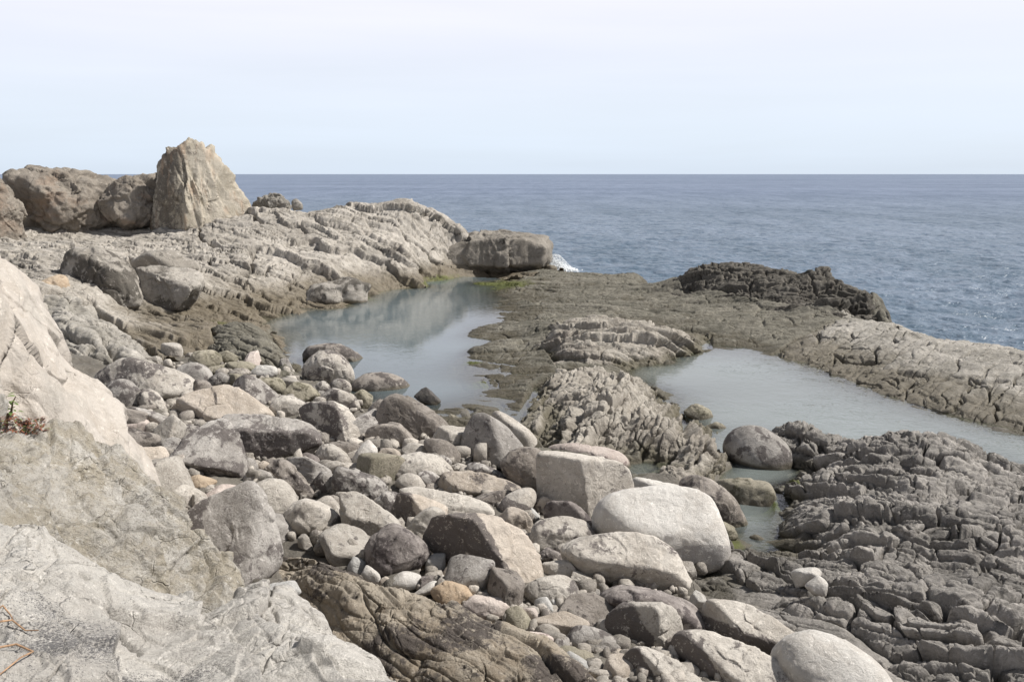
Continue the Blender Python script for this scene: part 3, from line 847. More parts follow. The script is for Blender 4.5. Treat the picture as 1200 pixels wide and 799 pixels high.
fg('white_slab', WS + [(0, 690, 5.85), (60, 725, 5.62), (0, 799, 5.85), (100, 799, 5.6), (170, 745, 5.28), (200, 799, 5.32), (250, 740, 4.98), (320, 780, 5.05), (380, 799, 5.02), (130, 700, 5.35), (320, 735, 4.85), (210, 725, 5.0), (40, 660, 5.65)],
   [(-3.5, 3, 6.0), (-2, 2, 6.1), (0, 2, 5.9), (1, 2.6, 5.4), (-5, 4.5, 5.8), (0, 3, 5.5)],
   [at_z(*p)[:2] for p in WS] + [(.2, 3.6), (1.2, 2.4), (0, 1.6), (-6, 1.6), (-7, 4.8)], T['slab'], 1.25,
   slab_style,
   4.0, 1.4, stain_shade=speckled, c=.1, kr=1.2, box=(R(-42), R(22), 2.4, 8), sscale=.9, label='whitish granite slab with speckled dark patches in the bottom left corner', category='rock slab')

# ------------------------------------------------------------------ water
def pool(name, pts, mat, lab, r0, r1, a0, a1, kk, level=WP, **props):
    poly = np.array(pts)
    xy, f, sh = polar(a0, a1, r0, r1, 3.0, 2)
    sd = poly_sd(xy, poly)
    keep = sd < .3
    f = f[keep[f].all(1)]
    dep = np.maximum(0, level - ground_z(xy))
    at = {'murk': 1 - np.exp(-kk * dep)}
    v, f, at = compact(np.c_[xy, np.full(len(xy), level)], f, at)
    me = mesh_from(name, v, f, mat, at)
    return link(name, me, kind='structure', label=lab, category='tide pool', **props)


PA = [(305, 380, WP), (330, 352, WP), (400, 345, WP), (440, 335, WP), (500, 322, WP), (610, 328, WP), (630, 350, WP), (625, 400, WP), (690, 440, WP), (700, 500, WP), (640, 540, WP), (520, 540, WP), (400, 480, WP), (330, 430, WP)]
PB = [(730, 470, WP), (720, 430, WP), (830, 400, WP), (920, 400, WP), (1000, 440, WP), (1340, 520, WP), (1420, 620, WP), (1000, 580, WP), (960, 660, WP), (840, 660, WP), (735, 580, WP), (740, 540, WP), (800, 540, WP), (770, 500, WP)]
pool('tide_pool', world_poly(PA), water_mat('still_pool_water', (.115, .145, .155), .10, 2.2), 'still grey-green tide pool below the headland', 17, 65, R(-20), R(8), 3.6)
pool('tide_pool', world_poly(PB), water_mat('rippled_pool_water', (.20, .225, .215), .5, 1.6), 'pale rippled tide pool behind the cracked outcrop', 12, 45, R(5), R(46), 3.6)


def sea():
    inner = np.linspace(R(-50), R(50), 620)
    az = np.concatenate([np.linspace(R(-180), R(-54), 30), inner, np.linspace(R(54), R(180), 30)])
    r = np.concatenate([[10, 20], np.exp(np.linspace(math.log(28), math.log(700), 800)), np.exp(np.linspace(math.log(730), math.log(30000), 50))])
    A, Rr = np.meshgrid(az, r)
    xy = np.stack([(Rr * np.sin(A)).ravel(), (Rr * np.cos(A)).ravel()], 1)
    rr = Rr.ravel()
    w = np.c_[xy * [.8, 1.25], np.zeros(len(xy))]
    m = (rr > 25) & (rr < 700)
    z = np.zeros(len(xy))
    q = warp(w[m] * .28, .5, .6)
    z[m] = ((1 - sst(200, 600, rr[m])) * .27 * fbm(q, 4, .55, ridge=True) + (1 - sst(90, 220, rr[m])) * .17 * fbm(warp(w[m] * .9 + 9, .8, .3), 3, .5, ridge=True)
            + (1 - sst(400, 700, rr[m])) * (.12 * perlin(w[m] * .09) + .22 * fbm(w[m] * .11 + 70, 2, .5, ridge=True)))
    i = np.arange(len(xy)).reshape(Rr.shape)
    f = np.stack([i[:-1, :-1].ravel(), i[:-1, 1:].ravel(), i[1:, 1:].ravel(), i[1:, :-1].ravel()], 1)
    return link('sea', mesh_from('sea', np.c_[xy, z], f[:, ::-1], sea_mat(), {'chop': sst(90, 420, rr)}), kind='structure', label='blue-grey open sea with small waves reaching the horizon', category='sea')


sea()
# ------------------------------------------------------------------ boulders
ZF = {'0': (0, 0, 1), '1': (0, 150, 3), '2': (300, 200, 3), '3': (700, 270, 2.4), '5': (0, 560, 2.6667), '6': (100, 380, 3.42857), '7': (400, 450, 3.42857),
      '8': (300, 600, 3.3333), '9': (620, 500, 2.6735), '10': (850, 480, 2.5057), '11': (700, 650, 5.364), '12': (200, 380, 4.784),
      'A': (380, 480, 6), 'B': (260, 480, 6), 'C': (560, 590, 6), 'D': (560, 666, 6)}
_ico = {}


def ico(level):
    if level not in _ico:
        bm = bmesh.new()
        bmesh.ops.create_icosphere(bm, subdivisions=level, radius=1)
        v = np.array([x.co[:] for x in bm.verts])
        f = np.array([[x.index for x in q.verts] for q in bm.faces])
        bm.free()
        _ico[level] = (v / np.linalg.norm(v, axis=1)[:, None], f)
    return _ico[level]


def hull(pts):
    pts = sorted(map(tuple, pts))
    def half(ps):
        h = []
        for p in ps:
            while len(h) > 1 and (h[-1][0] - h[-2][0]) * (p[1] - h[-2][1]) - (h[-1][1] - h[-2][1]) * (p[0] - h[-2][0]) <= 0:
                h.pop()
            h.append(p)
        return h[:-1]
    return np.array(half(pts) + half(pts[::-1]))


def radial(dirs, N, D, p):
    s = np.zeros(len(dirs))
    for n, d in zip(N, D):
        s += (np.maximum(0, dirs @ n) / d) ** p
    return s ** (-1.0 / p)


STAIN = {'pale': .75, 'white': .15, 'warm': .55, 'grey': .9, 'brown': .9, 'dark': .8, 'black': .2, 'olive': .6, 'orange': .4, 'pink': .5, 'blue': .2}
HEROES = []


def rock_mesh(name, N, D, p, level, Rm, mat, seed, rough=1.0, an=(1, 1, 1), stain_shade=0.57, ctr=(0, 0, 0), S=None, chips=1.0, fit=None):
    dirs, f = ico(level)
    r = radial(dirs, N, D, p)
    P = dirs * r[:, None]
    if fit:     # the rounding of the corners shrinks the block: bring it back to its full width and height
        for ax, lo, hi in fit:
            c_ = P @ ax
            P = P + ((c_ - c_.min()) / np.ptp(c_) * (hi - lo) + lo - c_)[:, None] * ax
    q = P / Rm / np.array(an) + seed
    dsp = Rm * (.055 * fbm(q * 1.1, 3) + .030 * chips * fbm(q * 2.6 + 9, 4, .55, ridge=True) + .016 * fbm(q * 7, 3, .6))
    # a few broken corners and cracks
    e, idc, tl = voro(warp(q * 1.5, 1.2, .3))
    dsp += Rm * ((.05 * (idc - .5) + .05 * tl) * sst(0, .1, e) - .022 * (1 - sst(0, .035, e)) * (fbm(q * .9 + 3, 2) > .05)) * chips
    P = P + dirs * (dsp * rough)[:, None]
    st = stain_shade * np.clip(.5 + 1.9 * fbm(q * 1.5 + 5, 4, .55), 0, 1.5)
    if S is not None:
        st = st + S(P)
    W = P + np.array(ctr)
    at = {'stain_shade': st, 'wet': wetness(W, .98, 1.22, .12)}
    return mesh_from(name, P, f, mat, at)


def hero(fr, pts, mat, short, label, p=9, dep=.9, F=None, name='boulder', cat='boulder', group=None, rough=1.0, an=(1, 1, 1), S=None, dist=None,
         stain_shade=None, chips=1.0, sink=0.0, nf=4, level=None):
    x0, y0, s = ZF[fr]
    pp = np.array([(x0 + a / s, y0 + b / s) for a, b in pts])
    h = hull(pp)
    w_, h_ = np.ptp(h[:, 0]), np.ptp(h[:, 1])
    c = (h.max(0) + h.min(0)) / 2 * .5 + h.mean(0) * .5
    k = int(np.argmax(h[:, 1]))
    low = h[h[:, 1] > h[:, 1].max() - .12 * h_]
    bx, by = low[:, 0].mean(), h[:, 1].max() - .04 * h_
    if dist is None:
        gpt = hit_ground(bx, by)
        dd = (gpt - CAM) @ FWD
    else:
        dd = dist * math.cos(PITCH)
    Dm = dep * .5 * (w_ + h_) * dd / FPX
    dd = dd + .33 * Dm + sink
    C = CAM + ray(*c) * dd
    sc = dd / FPX
    Rm = .25 * (w_ + h_) * sc
    t = CAM - C
    t /= np.linalg.norm(t)
    r = RGT - t * (RGT @ t)
    r /= np.linalg.norm(r)
    u = np.cross(t, r)
    sd = int(abs(pts[0][0] * 7 + pts[0][1] * 13 + len(pts))) % 9973
    rg = np.random.default_rng(sd)
    N, D = [], []
    q = np.stack([(h[:, 0] - c[0]) * sc, -(h[:, 1] - c[1]) * sc], 1)
    n = len(q)
    area = sum(q[i][0] * q[(i + 1) % n][1] - q[(i + 1) % n][0] * q[i][1] for i in range(n))
    for i in range(n):
        e = q[(i + 1) % n] - q[i]
        L = np.hypot(*e)
        if L < 1e-6:
            continue
        m = np.array([e[1], -e[0]]) / L * (1 if area > 0 else -1)
        d = max(.12 * Rm, m @ q[i]) * 1.03
        v = m[0] * r + m[1] * u
        af, ab = R(rg.uniform(4, 22)), R(rg.uniform(5, 25))
        N.append(v * math.cos(af) + t * math.sin(af)); D.append(d * math.cos(af))
        N.append(v * math.cos(ab) - t * math.sin(ab)); D.append(d * math.cos(ab))
    N.append(t); D.append(Dm * .52)
    N.append(-t); D.append(Dm * .5)
    if F:
        for fx, fy, k, ns in F:
            px, py = x0 + fx / s, y0 + fy / s
            pt = r * (px - c[0]) * sc - u * (py - c[1]) * sc + t * k * Rm
            for a, b, z in ns:
                nn = np.array([a, -b, z], float)
                nn /= np.linalg.norm(nn)
                N.append(nn); D.append(max(.22 * Rm, nn @ pt))
    else:
        for _ in range(nf):
            a = rg.uniform(-1, 1) * r + rg.uniform(-.6, 1) * u + rg.uniform(.35, 1) * t
            a /= np.linalg.norm(a)
            sup = math.sqrt((a @ r * .5 * w_ * sc) ** 2 + (a @ u * .5 * h_ * sc) ** 2 + (a @ t * .5 * Dm) ** 2)
            N.append(a); D.append(sup * rg.uniform(.72, 1.0))
    px = max(w_, h_)
    lv = level or (6 if px > 75 else 5 if px > 22 else 4)
    mm = M[mat] if mat in M and name in ('boulder', 'stone') else T.get(mat) or M[mat]
    st = STAIN.get(mat, .3) if stain_shade is None else stain_shade
    SS = None
    if S:  # one-sided tone: real stains on some rocks, painted shade on others
        def SS(P):
            o = 0
            for fx, fy, a, b, wd, amt in S:
                qx, qy = (x0 + fx / s - c[0]) * sc, -(y0 + fy / s - c[1]) * sc
                L = math.hypot(a, b)
                v = ((P @ r - qx) * a - (P @ u - qy) * b) / L
                o = o + amt * sst(-wd * Rm, wd * Rm, v + .18 * Rm * fbm(P / Rm * 2.2 + 3, 4))
            return o
    gr = 1.06 if name in ('boulder', 'stone') else 1.0
    me = rock_mesh(name, N, D, p, lv, Rm, mm, sd * .37, rough, an, st, C, SS, chips, ((r, q[:, 0].min() * gr, q[:, 0].max() * gr), (u, q[:, 1].min() * gr, q[:, 1].max() * gr)))
    o = link(name, me, loc=C, label=label, category=cat)
    if group:
        o['group'] = group
    HEROES.append((pp, dd, short, o, C, Rm))
    return o


TL, TR, TT, TF = (-.85, .5, .15), (.8, .55, .35), (.1, .25, 1), (0, 1, .25)
UD = (-.1, .75, -.65)       # an overhanging underside facing the camera
GB = 'boulders heaped on the beach'

# --- far left: domes, pinnacle, knobs and the seaward block
hero('1', [(-60, 190), (0, 170), (22, 205), (45, 240), (68, 300), (60, 420), (-20, 440), (-80, 400)], 'dome', 'dome at the left edge', 'dark rounded rock at the left edge beside the broad domed rock', 9, 1, dist=52, name='rock_dome', cat='rock', rough=2.0, chips=1.6, level=6)
hero('1', [(45, 205), (60, 165), (130, 150), (270, 148), (370, 170), (410, 185), (420, 250), (415, 330), (330, 365), (200, 385), (80, 410), (50, 380), (52, 300)], 'dome', 'domed rock', 'broad brown domed rock with a flat-topped outline behind the headland', 14, .9, dist=56, name='rock_dome', cat='rock', rough=2.2, chips=1.8, level=6)
hero('1', [(360, 225), (420, 180), (490, 165), (550, 170), (566, 200), (555, 290), (530, 345), (440, 360), (385, 310)], 'dome', 'dark dome by the pinnacle', 'smaller brown rounded rock with a rusty side tucked against the pinnacle', 10, .9, dist=57, name='rock_dome', cat='rock', rough=2.0, chips=1.6, level=6)
hero('1', [(530, 378), (538, 300), (556, 220), (575, 140), (608, 118), (650, 82), (668, 62), (700, 52), (738, 66), (764, 102), (798, 115), (815, 170), (860, 240), (885, 292), (800, 335), (640, 375), (560, 380)], 'pinnacle', 'pinnacle',
     'tall pale yellowish pointed rock pinnacle standing on the headland against the sky', 40, .75, dist=55.5, name='rock_pinnacle', cat='rock', rough=1.9, chips=1.6, an=(.5, .5, 2.2), level=6,
     F=[(690, 180, .5, [(-.6, .8, .1), (.6, .74, .28)]), (630, 365, .62, [(-.6, .8, .1), (.6, .74, .25)])], S=[(660, 200, -1, -.15, .3, .5)])  # shade of the left face painted into the colour
hero('1', [(890, 270), (930, 238), (980, 235), (1015, 255), (1022, 290), (950, 300), (895, 292)], 'ridge', 'pale knob', 'small pale rounded knob of rock on the headland skyline just right of the pinnacle', 8, .9, dist=60, name='knobby_rock', cat='rock', rough=2.6, chips=2, level=6)
hero('1', [(1025, 258), (1045, 249), (1062, 266), (1064, 288), (1030, 290)], 'ridge', 'tiny knob', 'smallest pale knob of rock on the skyline beside the bigger knob', 7, .9, dist=60, name='knobby_rock', cat='rock', rough=1.4)
hero('1', [(232, 480), (262, 440), (360, 428), (450, 480), (490, 560), (485, 640), (380, 660), (240, 655), (222, 600)], 'headland', 'dark cliff block', 'dark blocky cliff of the headland with an upright shadowed face', 12, .9, dist=39.5, name='rock_block', cat='rock', rough=2.2, stain_shade=1.00, level=6, an=(1, 1, 1.6), F=[(330, 470, .5, [(-.4, 1, .15), (.2, .3, 1)])], S=[(250, 560, -1, .3, .3, .6)])  # shadow on the left face also put into its colour
hero('1', [(480, 512), (520, 490), (600, 485), (660, 488), (712, 530), (705, 580), (640, 640), (560, 655), (485, 640)], 'headland', 'pale-topped block', 'headland block with a flat pale top and dark cracked front', 13, 1.0, dist=40.5, name='rock_block', cat='rock', rough=1.8, stain_shade=0.64, level=6, F=[(600, 545, .55, [(-.25, 1, .1), (.2, .25, 1)])], S=[(560, 600, 0, 1, .3, .5)])
hero('1', [(468, 470), (530, 430), (600, 430), (685, 470), (690, 505), (480, 515)], 'headland', 'tan cube', 'squarish tan block on the headland behind the flat pale-topped block', 15, 1.0, dist=43.5, name='rock_block', cat='rock', rough=1.2, level=5)
hero('1', [(130, 548), (165, 528), (215, 515), (240, 535), (230, 620), (180, 640), (140, 600)], 'orange', 'rusty rock', 'rusty orange rock at the foot of the headland beside the dark cliff block', 8, .9, dist=37.5, name='rock_block', cat='rock', rough=1.2)
hero('2', [(570, 345), (585, 290), (680, 238), (745, 224), (850, 217), (985, 220), (1025, 238), (1050, 265), (1046, 310), (1010, 365), (880, 372), (740, 372), (600, 375)], 'cliffblock', 'seaward block', 'flat-topped dark ribbed rock block at the seaward tip of the headland', 60, .9, dist=61.5, name='rock_block', cat='rock', rough=1.4, chips=1.5, an=(.7, 1, 1.5), level=6, stain_shade=.4, F=[(860, 240, .7, [(.05, 1, .12), (.05, .06, 1)])])
hero('2', [(165, 440), (200, 400), (330, 380), (402, 400), (385, 480), (290, 490), (180, 484)], 'headland', 'promontory', 'low brown rock promontory of the headland dipping into the dark pool', 22, 1.2, dist=47.6, name='rock_block', cat='rock', rough=1.7, chips=1.3, stain_shade=0.87, level=5)

# --- boulders, upper left of the heap
hero('6', [(65, 210), (130, 160), (195, 140), (270, 165), (330, 205), (395, 205), (432, 260), (420, 310), (360, 325), (300, 325), (200, 300), (80, 250)], 'pale', 'long streaked boulder', 'long low grey boulder streaked brown, in front of the lumpy pale outcrop', 8, .9, stain_shade=1.00, F=[(250, 190, .5, [(-.3, .9, .5), (.5, .4, .8)])])
hero('6', [(92, 255), (130, 222), (170, 225), (208, 262), (240, 330), (165, 345), (110, 310)], 'grey', 'mottled boulder', 'mottled dark grey rounded boulder touching the cream cliff', 7, stain_shade=1.00)
hero('6', [(210, 285), (260, 262), (290, 275), (325, 330), (325, 372), (260, 350), (225, 325)], 'pale', 'pale upright block', 'pale upright block with a dark hollow, right of the mottled boulder', 11, stain_shade=0.80)
hero('6', [(150, 347), (200, 335), (250, 345), (322, 378), (275, 445), (220, 415), (150, 385)], 'grey', 'slabby stone', 'grey slabby stone with a dark near edge by the cliff foot', 14, F=[(230, 350, .4, [(-.3, 1, -.1), (.3, .3, 1)])])
hero('6', [(135, 380), (180, 370), (240, 385), (278, 440), (250, 465), (150, 425)], 'pink', 'pinkish stone', 'pinkish broken stone wedged under the slabby stone', 12)
hero('6', [(138, 420), (200, 425), (290, 445), (295, 500), (205, 520), (165, 525), (145, 475)], 'brown', 'cracked brown block', 'cracked brown block at the foot of the cream cliff', 13, stain_shade=1.00)
hero('6', [(280, 420), (345, 364), (397, 410), (385, 455), (330, 505), (285, 495)], 'pale', 'faceted pale block', 'pale faceted block with flat sides, left of the purple-faced boulder', 18, stain_shade=0.27, chips=.5, F=[(345, 420, .5, [(-.3, .8, .55), (.85, .5, .2)])])
hero('6', [(393, 402), (455, 412), (440, 460), (375, 480), (383, 430)], 'grey', 'grey slab', 'small grey slab behind the purple-faced boulder', 14)
hero('6', [(185, 545), (240, 502), (310, 493), (325, 530), (295, 600), (230, 615), (195, 590)], 'warm', 'tan block', 'squarish tan block beside the foot of the cream cliff', 16, stain_shade=0.27, F=[(240, 520, .5, [(-.8, .6, .1), (.3, .7, .6)])])
hero('6', [(300, 570), (365, 540), (420, 600), (400, 630), (330, 632)], 'grey', 'grey wedge', 'grey wedge under the left end of the purple-faced boulder', 14)
hero('6', [(345, 560), (392, 500), (440, 425), (480, 390), (545, 378), (592, 405), (618, 490), (642, 570), (632, 648), (560, 628), (430, 595)], 'grey', 'purple-faced boulder', 'angular boulder with a purple-grey sloping face and a dark undercut base', 18, .85, stain_shade=0.80, level=6,
     F=[(440, 560, .5, [(.05, .45, .9), UD]), (600, 615, .55, [(.25, .5, .85), UD]), (560, 400, .0, [(.6, .3, .8)])], S=[(530, 480, .6, .6, .25, .25)])
hero('6', [(358, 368), (430, 300), (520, 258), (570, 240), (610, 290), (690, 320), (738, 370), (660, 395), (550, 395), (445, 412), (385, 392)], 'warm', 'peach boulder', 'peach-coloured boulder with a pointed back and a dark triangular lower face', 14, .9, stain_shade=0.24, level=6, chips=1.4,
     F=[(440, 330, .45, [(-.45, .9, -.25), (.15, .45, .9)]), (545, 375, .6, [(-.45, .9, -.25), (.15, .5, .85)])])
hero('6', [(560, 378), (620, 362), (740, 370), (880, 405), (925, 440), (942, 492), (840, 524), (690, 558), (645, 552), (600, 470)], 'grey', 'long oblong block', 'long oblong block with a pale top and dark brown front face', 20, .75, stain_shade=0.49, level=6,
     F=[(600, 395, .6, [(0, 1, .02), (.05, .3, 1)]), (860, 440, .6, [(.05, 1, .05), (.05, .3, 1)])], S=[(700, 420, 0, 1, .18, .65)])  # front face darkened: its shade painted in, over the stains
hero('6', [(368, 195), (400, 160), (460, 156), (506, 190), (502, 235), (440, 250), (388, 228)], 'grey', 'white-topped cobble', 'rounded grey boulder with a whitish top, alone above the peach boulder', 6, stain_shade=0.64, chips=.4)
hero('6', [(422, 150), (448, 110), (510, 104), (537, 125), (545, 168), (500, 180), (440, 172)], 'olive', 'olive block', 'squarish olive-brown block at the back edge of the heap', 11)
hero('6', [(532, 118), (570, 107), (612, 130), (610, 158), (555, 168)], 'olive', 'olive slab', 'small olive slab leaning beside the squarish olive block', 11)
hero('6', [(575, 155), (650, 150), (712, 185), (700, 215), (640, 215), (590, 198)], 'olive', 'brown flat stone', 'flat brown stone in front of the rusty-edged shore at the back of the heap', 10)
hero('6', [(495, 172), (560, 160), (580, 190), (550, 205), (500, 200)], 'olive', 'greenish low stone', 'low greenish stone between the squarish olive block and the white-topped boulder', 8)
hero('6', [(500, 218), (545, 195), (582, 210), (580, 240), (510, 252)], 'grey', 'small grey stone', 'small grey stone to the right of the white-topped grey boulder', 8)
hero('6', [(662, 205), (700, 165), (762, 172), (768, 200), (730, 222)], 'white', 'white stone at the back', 'bright white stone lying at the back edge of the heap', 9, stain_shade=0)
hero('6', [(600, 258), (625, 214), (665, 207), (720, 235), (778, 295), (730, 338), (650, 300)], 'grey', 'striped boulder', 'grey boulder with brown vertical streaks behind the peach boulder', 9, stain_shade=1.00, F=[(665, 230, .4, [(-.7, .6, .3), (.6, .6, .5)])])
hero('6', [(672, 225), (780, 214), (803, 250), (775, 298), (720, 265)], 'olive', 'olive boulder', 'olive-grey boulder half hidden behind the streaked grey boulder', 9)
hero('6', [(745, 335), (770, 300), (800, 288), (850, 300), (892, 330), (860, 378), (770, 378)], 'pale', 'pale round stone', 'pale rounded stone just left of the split-faced block', 7, stain_shade=0.42)
hero('6', [(865, 345), (905, 318), (1000, 312), (1052, 338), (1080, 385), (1114, 422), (1112, 474), (1020, 484), (935, 480), (895, 430)], 'pale', 'split-faced block', 'big block with a flat grey left face and a pale fluted right side', 18, .9, stain_shade=0.72, level=6,
     F=[(1010, 335, .55, [(-.5, .9, .1), (.75, .6, .4)]), (1032, 470, .75, [(-.5, .9, .1), (.75, .6, .3)]), (950, 322, .2, [(0, .3, 1)])], S=[(1000, 400, -1, .1, .2, .35)])
hero('6', [(875, 215), (885, 170), (915, 128), (952, 108), (1000, 115), (1047, 150), (1074, 218), (1040, 255), (900, 245)], 'pale', 'crack-crossed boulder', 'pale domed boulder crossed by cracks at the edge of the dark pool', 7, stain_shade=0.72, level=6)
hero('6', [(880, 98), (925, 83), (1010, 80), (1070, 105), (1115, 150), (1142, 195), (1090, 210), (1000, 160), (890, 145)], 'brown', 'layered dark rock', 'dark layered rock behind the crack-crossed boulder, in the pool edge', 11, stain_shade=1.00, sink=.6)
hero('2', [(335, 755), (390, 712), (480, 712), (538, 750), (545, 792), (500, 812), (430, 810), (345, 785)], 'brown', 'smooth brown boulder', 'smooth olive-brown boulder lying in the pool edge beside the crack-crossed boulder', 6, chips=.5)
hero('7', [(296, 52), (315, 30), (340, 14), (396, 66), (376, 102), (335, 85)], 'black', 'black rock', 'black angular rock sticking out of the dark pool', 16)
hero('6', [(926, 245), (955, 228), (982, 250), (978, 280), (932, 280)], 'pale', 'ball cobble', 'small ball-shaped cobble in front of the crack-crossed boulder, leftmost of a pair', 5, chips=.3, name='stone', cat='stone')
hero('6', [(983, 240), (1015, 219), (1057, 235), (1068, 268), (1030, 280), (995, 276)], 'pale', 'round cobble', 'round pale cobble in front of the crack-crossed boulder, right of the ball-shaped one', 5, chips=.3, name='stone', cat='stone')
hero('6', [(797, 275), (840, 235), (900, 245), (938, 285), (870, 318), (808, 305)], 'olive', 'olive-grey stone', 'olive-grey stone with a flat top, behind the split-faced block', 10, name='stone', cat='stone')
hero('6', [(953, 285), (1000, 258), (1070, 283), (1098, 322), (1075, 355), (980, 325)], 'pale', 'dark-rimmed stone', 'flat stone with a dark rim round its pale top, above the split-faced block', 10, stain_shade=1.00, name='stone', cat='stone')
hero('6', [(1078, 288), (1110, 262), (1152, 290), (1145, 340), (1100, 335)], 'olive', 'knobby stone', 'knobby olive stone right of the dark-rimmed flat stone', 9, name='stone', cat='stone')
hero('6', [(1138, 345), (1180, 303), (1240, 310), (1255, 360), (1210, 392), (1155, 385)], 'brown', 'brown lump', 'brown lump between the split-faced block and the big brown boulder', 9)

# --- middle of the heap
hero('7', [(132, 170), (150, 120), (190, 55), (240, 46), (300, 85), (362, 105), (417, 150), (452, 232), (390, 255), (300, 255), (140, 215)], 'brown', 'pale-crested boulder', 'big brown boulder with a pale crest at the pool edge', 11, .9, stain_shade=0.42, level=6,
     F=[(250, 95, .5, [(-.3, 1, .15), (.45, .4, .8)]), (380, 170, .5, [(-.1, 1, .2), (.75, .4, .6)])])
hero('7', [(103, 195), (120, 172), (220, 158), (262, 190), (303, 245), (225, 268), (112, 235)], 'brown', 'flat brown boulder', 'flat brown boulder in front of the big pale-crested brown boulder', 13, stain_shade=0.49, F=[(220, 175, .5, [(-.1, 1, .15), (.4, .3, 1)])])
hero('7', [(333, 235), (345, 222), (380, 220), (442, 240), (478, 282), (472, 325), (430, 330), (370, 305)], 'brown', 'loaf-shaped boulder', 'brown loaf-shaped boulder left of the smooth grey egg boulder', 7, stain_shade=0.42, chips=.5)
hero('B', [(745, 240), (780, 228), (960, 236), (975, 272), (912, 360), (860, 345), (800, 310)], 'brown', 'dark wedge', 'dark grey wedge stone under the split-faced block', 16, stain_shade=0.49)
hero('7', [(42, 315), (75, 255), (105, 228), (142, 265), (135, 310), (120, 345), (70, 345)], 'white', 'bright white stone', 'bright white pointed stone in the middle of the heap', 10, stain_shade=0, chips=.6, name='stone', cat='stone')
hero('7', [(138, 292), (180, 258), (227, 270), (238, 302), (215, 335), (160, 330)], 'warm', 'tan cobble', 'tan round cobble right of the bright white pointed stone', 6, chips=.4, name='stone', cat='stone')
hero('7', [(243, 268), (280, 237), (330, 245), (364, 285), (340, 302), (270, 300)], 'pale', 'smooth pale cobble', 'smooth pale cobble in front of the loaf-shaped brown boulder', 6, stain_shade=0.27, chips=.3, name='stone', cat='stone')
hero('7', [(183, 360), (190, 325), (222, 298), (300, 279), (370, 288), (442, 345), (400, 380), (300, 390), (200, 390)], 'pale', 'long smooth boulder', 'smooth pale boulder with a dark left end in the middle of the heap', 7, stain_shade=0.42, S=[(225, 350, -1, .3, .2, .7)])
hero('7', [(222, 392), (260, 360), (310, 370), (352, 415), (335, 432), (245, 425)], 'pale', 'oval cobble', 'whitish oval cobble with a dark lower side in front of the smooth pale boulder', 6, stain_shade=0.34, chips=.3, name='stone', cat='stone')
hero('7', [(308, 365), (350, 350), (397, 375), (398, 425), (350, 430)], 'grey', 'grey oval cobble', 'grey oval cobble right of the whitish oval cobble', 6, stain_shade=0.72, chips=.3, name='stone', cat='stone')
hero('7', [(438, 332), (470, 318), (512, 330), (518, 354), (455, 354)], 'pale', 'angular pale stone', 'small angular pale stone left of the grey slab below the egg boulder', 11, name='stone', cat='stone')
hero('7', [(362, 292), (410, 284), (443, 310), (440, 340), (400, 330)], 'grey', 'grey lump', 'grey lump behind the smooth pale boulder', 8, name='stone', cat='stone')
hero('7', [(508, 332), (540, 316), (620, 345), (685, 392), (640, 405), (540, 370)], 'grey', 'thin grey slab', 'thin grey slab lying below the smooth grey egg boulder', 11, stain_shade=0.87)
hero('7', [(393, 432), (403, 385), (422, 354), (530, 353), (660, 383), (714, 420), (655, 448), (520, 460), (430, 455)], 'warm', 'sloping boulder', 'broad pale boulder sloping to the right in the middle of the heap', 13, .9, stain_shade=0.57, level=6, F=[(420, 360, .3, [(-.75, .65, .05), (.1, .55, .85)]), (520, 440, .6, [(-.3, .9, -.2)])])
hero('7', [(480, 260), (485, 225), (500, 180), (522, 142), (545, 121), (600, 129), (662, 180), (733, 262), (655, 325), (560, 333), (497, 315)], 'grey', 'egg boulder', 'smooth grey egg-shaped boulder standing at the pool edge', 7, .9, stain_shade=0.57, level=6, chips=.4, F=[(590, 140, .3, [(.7, .5, .5), (-.5, .8, .3)])])
hero('7', [(610, 127), (640, 111), (700, 145), (770, 210), (793, 268), (735, 275), (670, 190)], 'pale', 'leaning pale slab', 'pale rounded slab leaning behind the smooth grey egg boulder', 8, stain_shade=0.34, chips=.5)
hero('7', [(643, 335), (655, 300), (682, 274), (740, 257), (800, 270), (822, 305), (812, 440), (760, 440), (690, 400)], 'brown', 'brown egg', 'purplish brown rounded boulder between the egg boulder and the square block', 7, .9, stain_shade=0.64, level=6, chips=.5)
hero('7', [(797, 283), (830, 277), (960, 289), (1080, 310), (1142, 340), (1168, 410), (1150, 450), (1122, 480), (1025, 555), (940, 500), (800, 470)], 'pale', 'square block', 'large squarish block with a smooth grey left face and red-stained right face', 22, .8, stain_shade=0.27, level=6, chips=.5,
     F=[(958, 315, .65, [(-.42, .95, .0), (.5, .85, .12), (.05, .3, 1)]), (948, 470, .72, [(-.42, .95, .0), (.5, .85, .1)])], S=[(1080, 400, 1, .3, .25, .35)])
hero('7', [(838, 262), (880, 241), (1000, 244), (1112, 270), (1153, 310), (1140, 345), (1060, 330), (880, 295)], 'pink', 'flat pinkish boulder', 'long flat pinkish boulder behind the large squarish block', 8, .8, stain_shade=0.42)
hero('9', [(210, 285), (222, 245), (262, 213), (340, 198), (480, 193), (560, 223), (585, 280), (600, 325), (612, 372), (592, 425), (520, 455), (400, 450), (300, 370), (214, 335)], 'white', 'largest whitish boulder', 'largest boulder, whitish and flat-topped with a brown tide-stained base', 12, .9, stain_shade=0.02, level=6, chips=.45, rough=.8,
     F=[(420, 330, .72, [(0, 1, .12), (.03, .5, .86)]), (560, 240, .3, [(.7, .5, .5)]), (250, 300, .5, [(-.6, .8, .2)])], S=[(500, 378, .1, 1, .05, 1.2)])
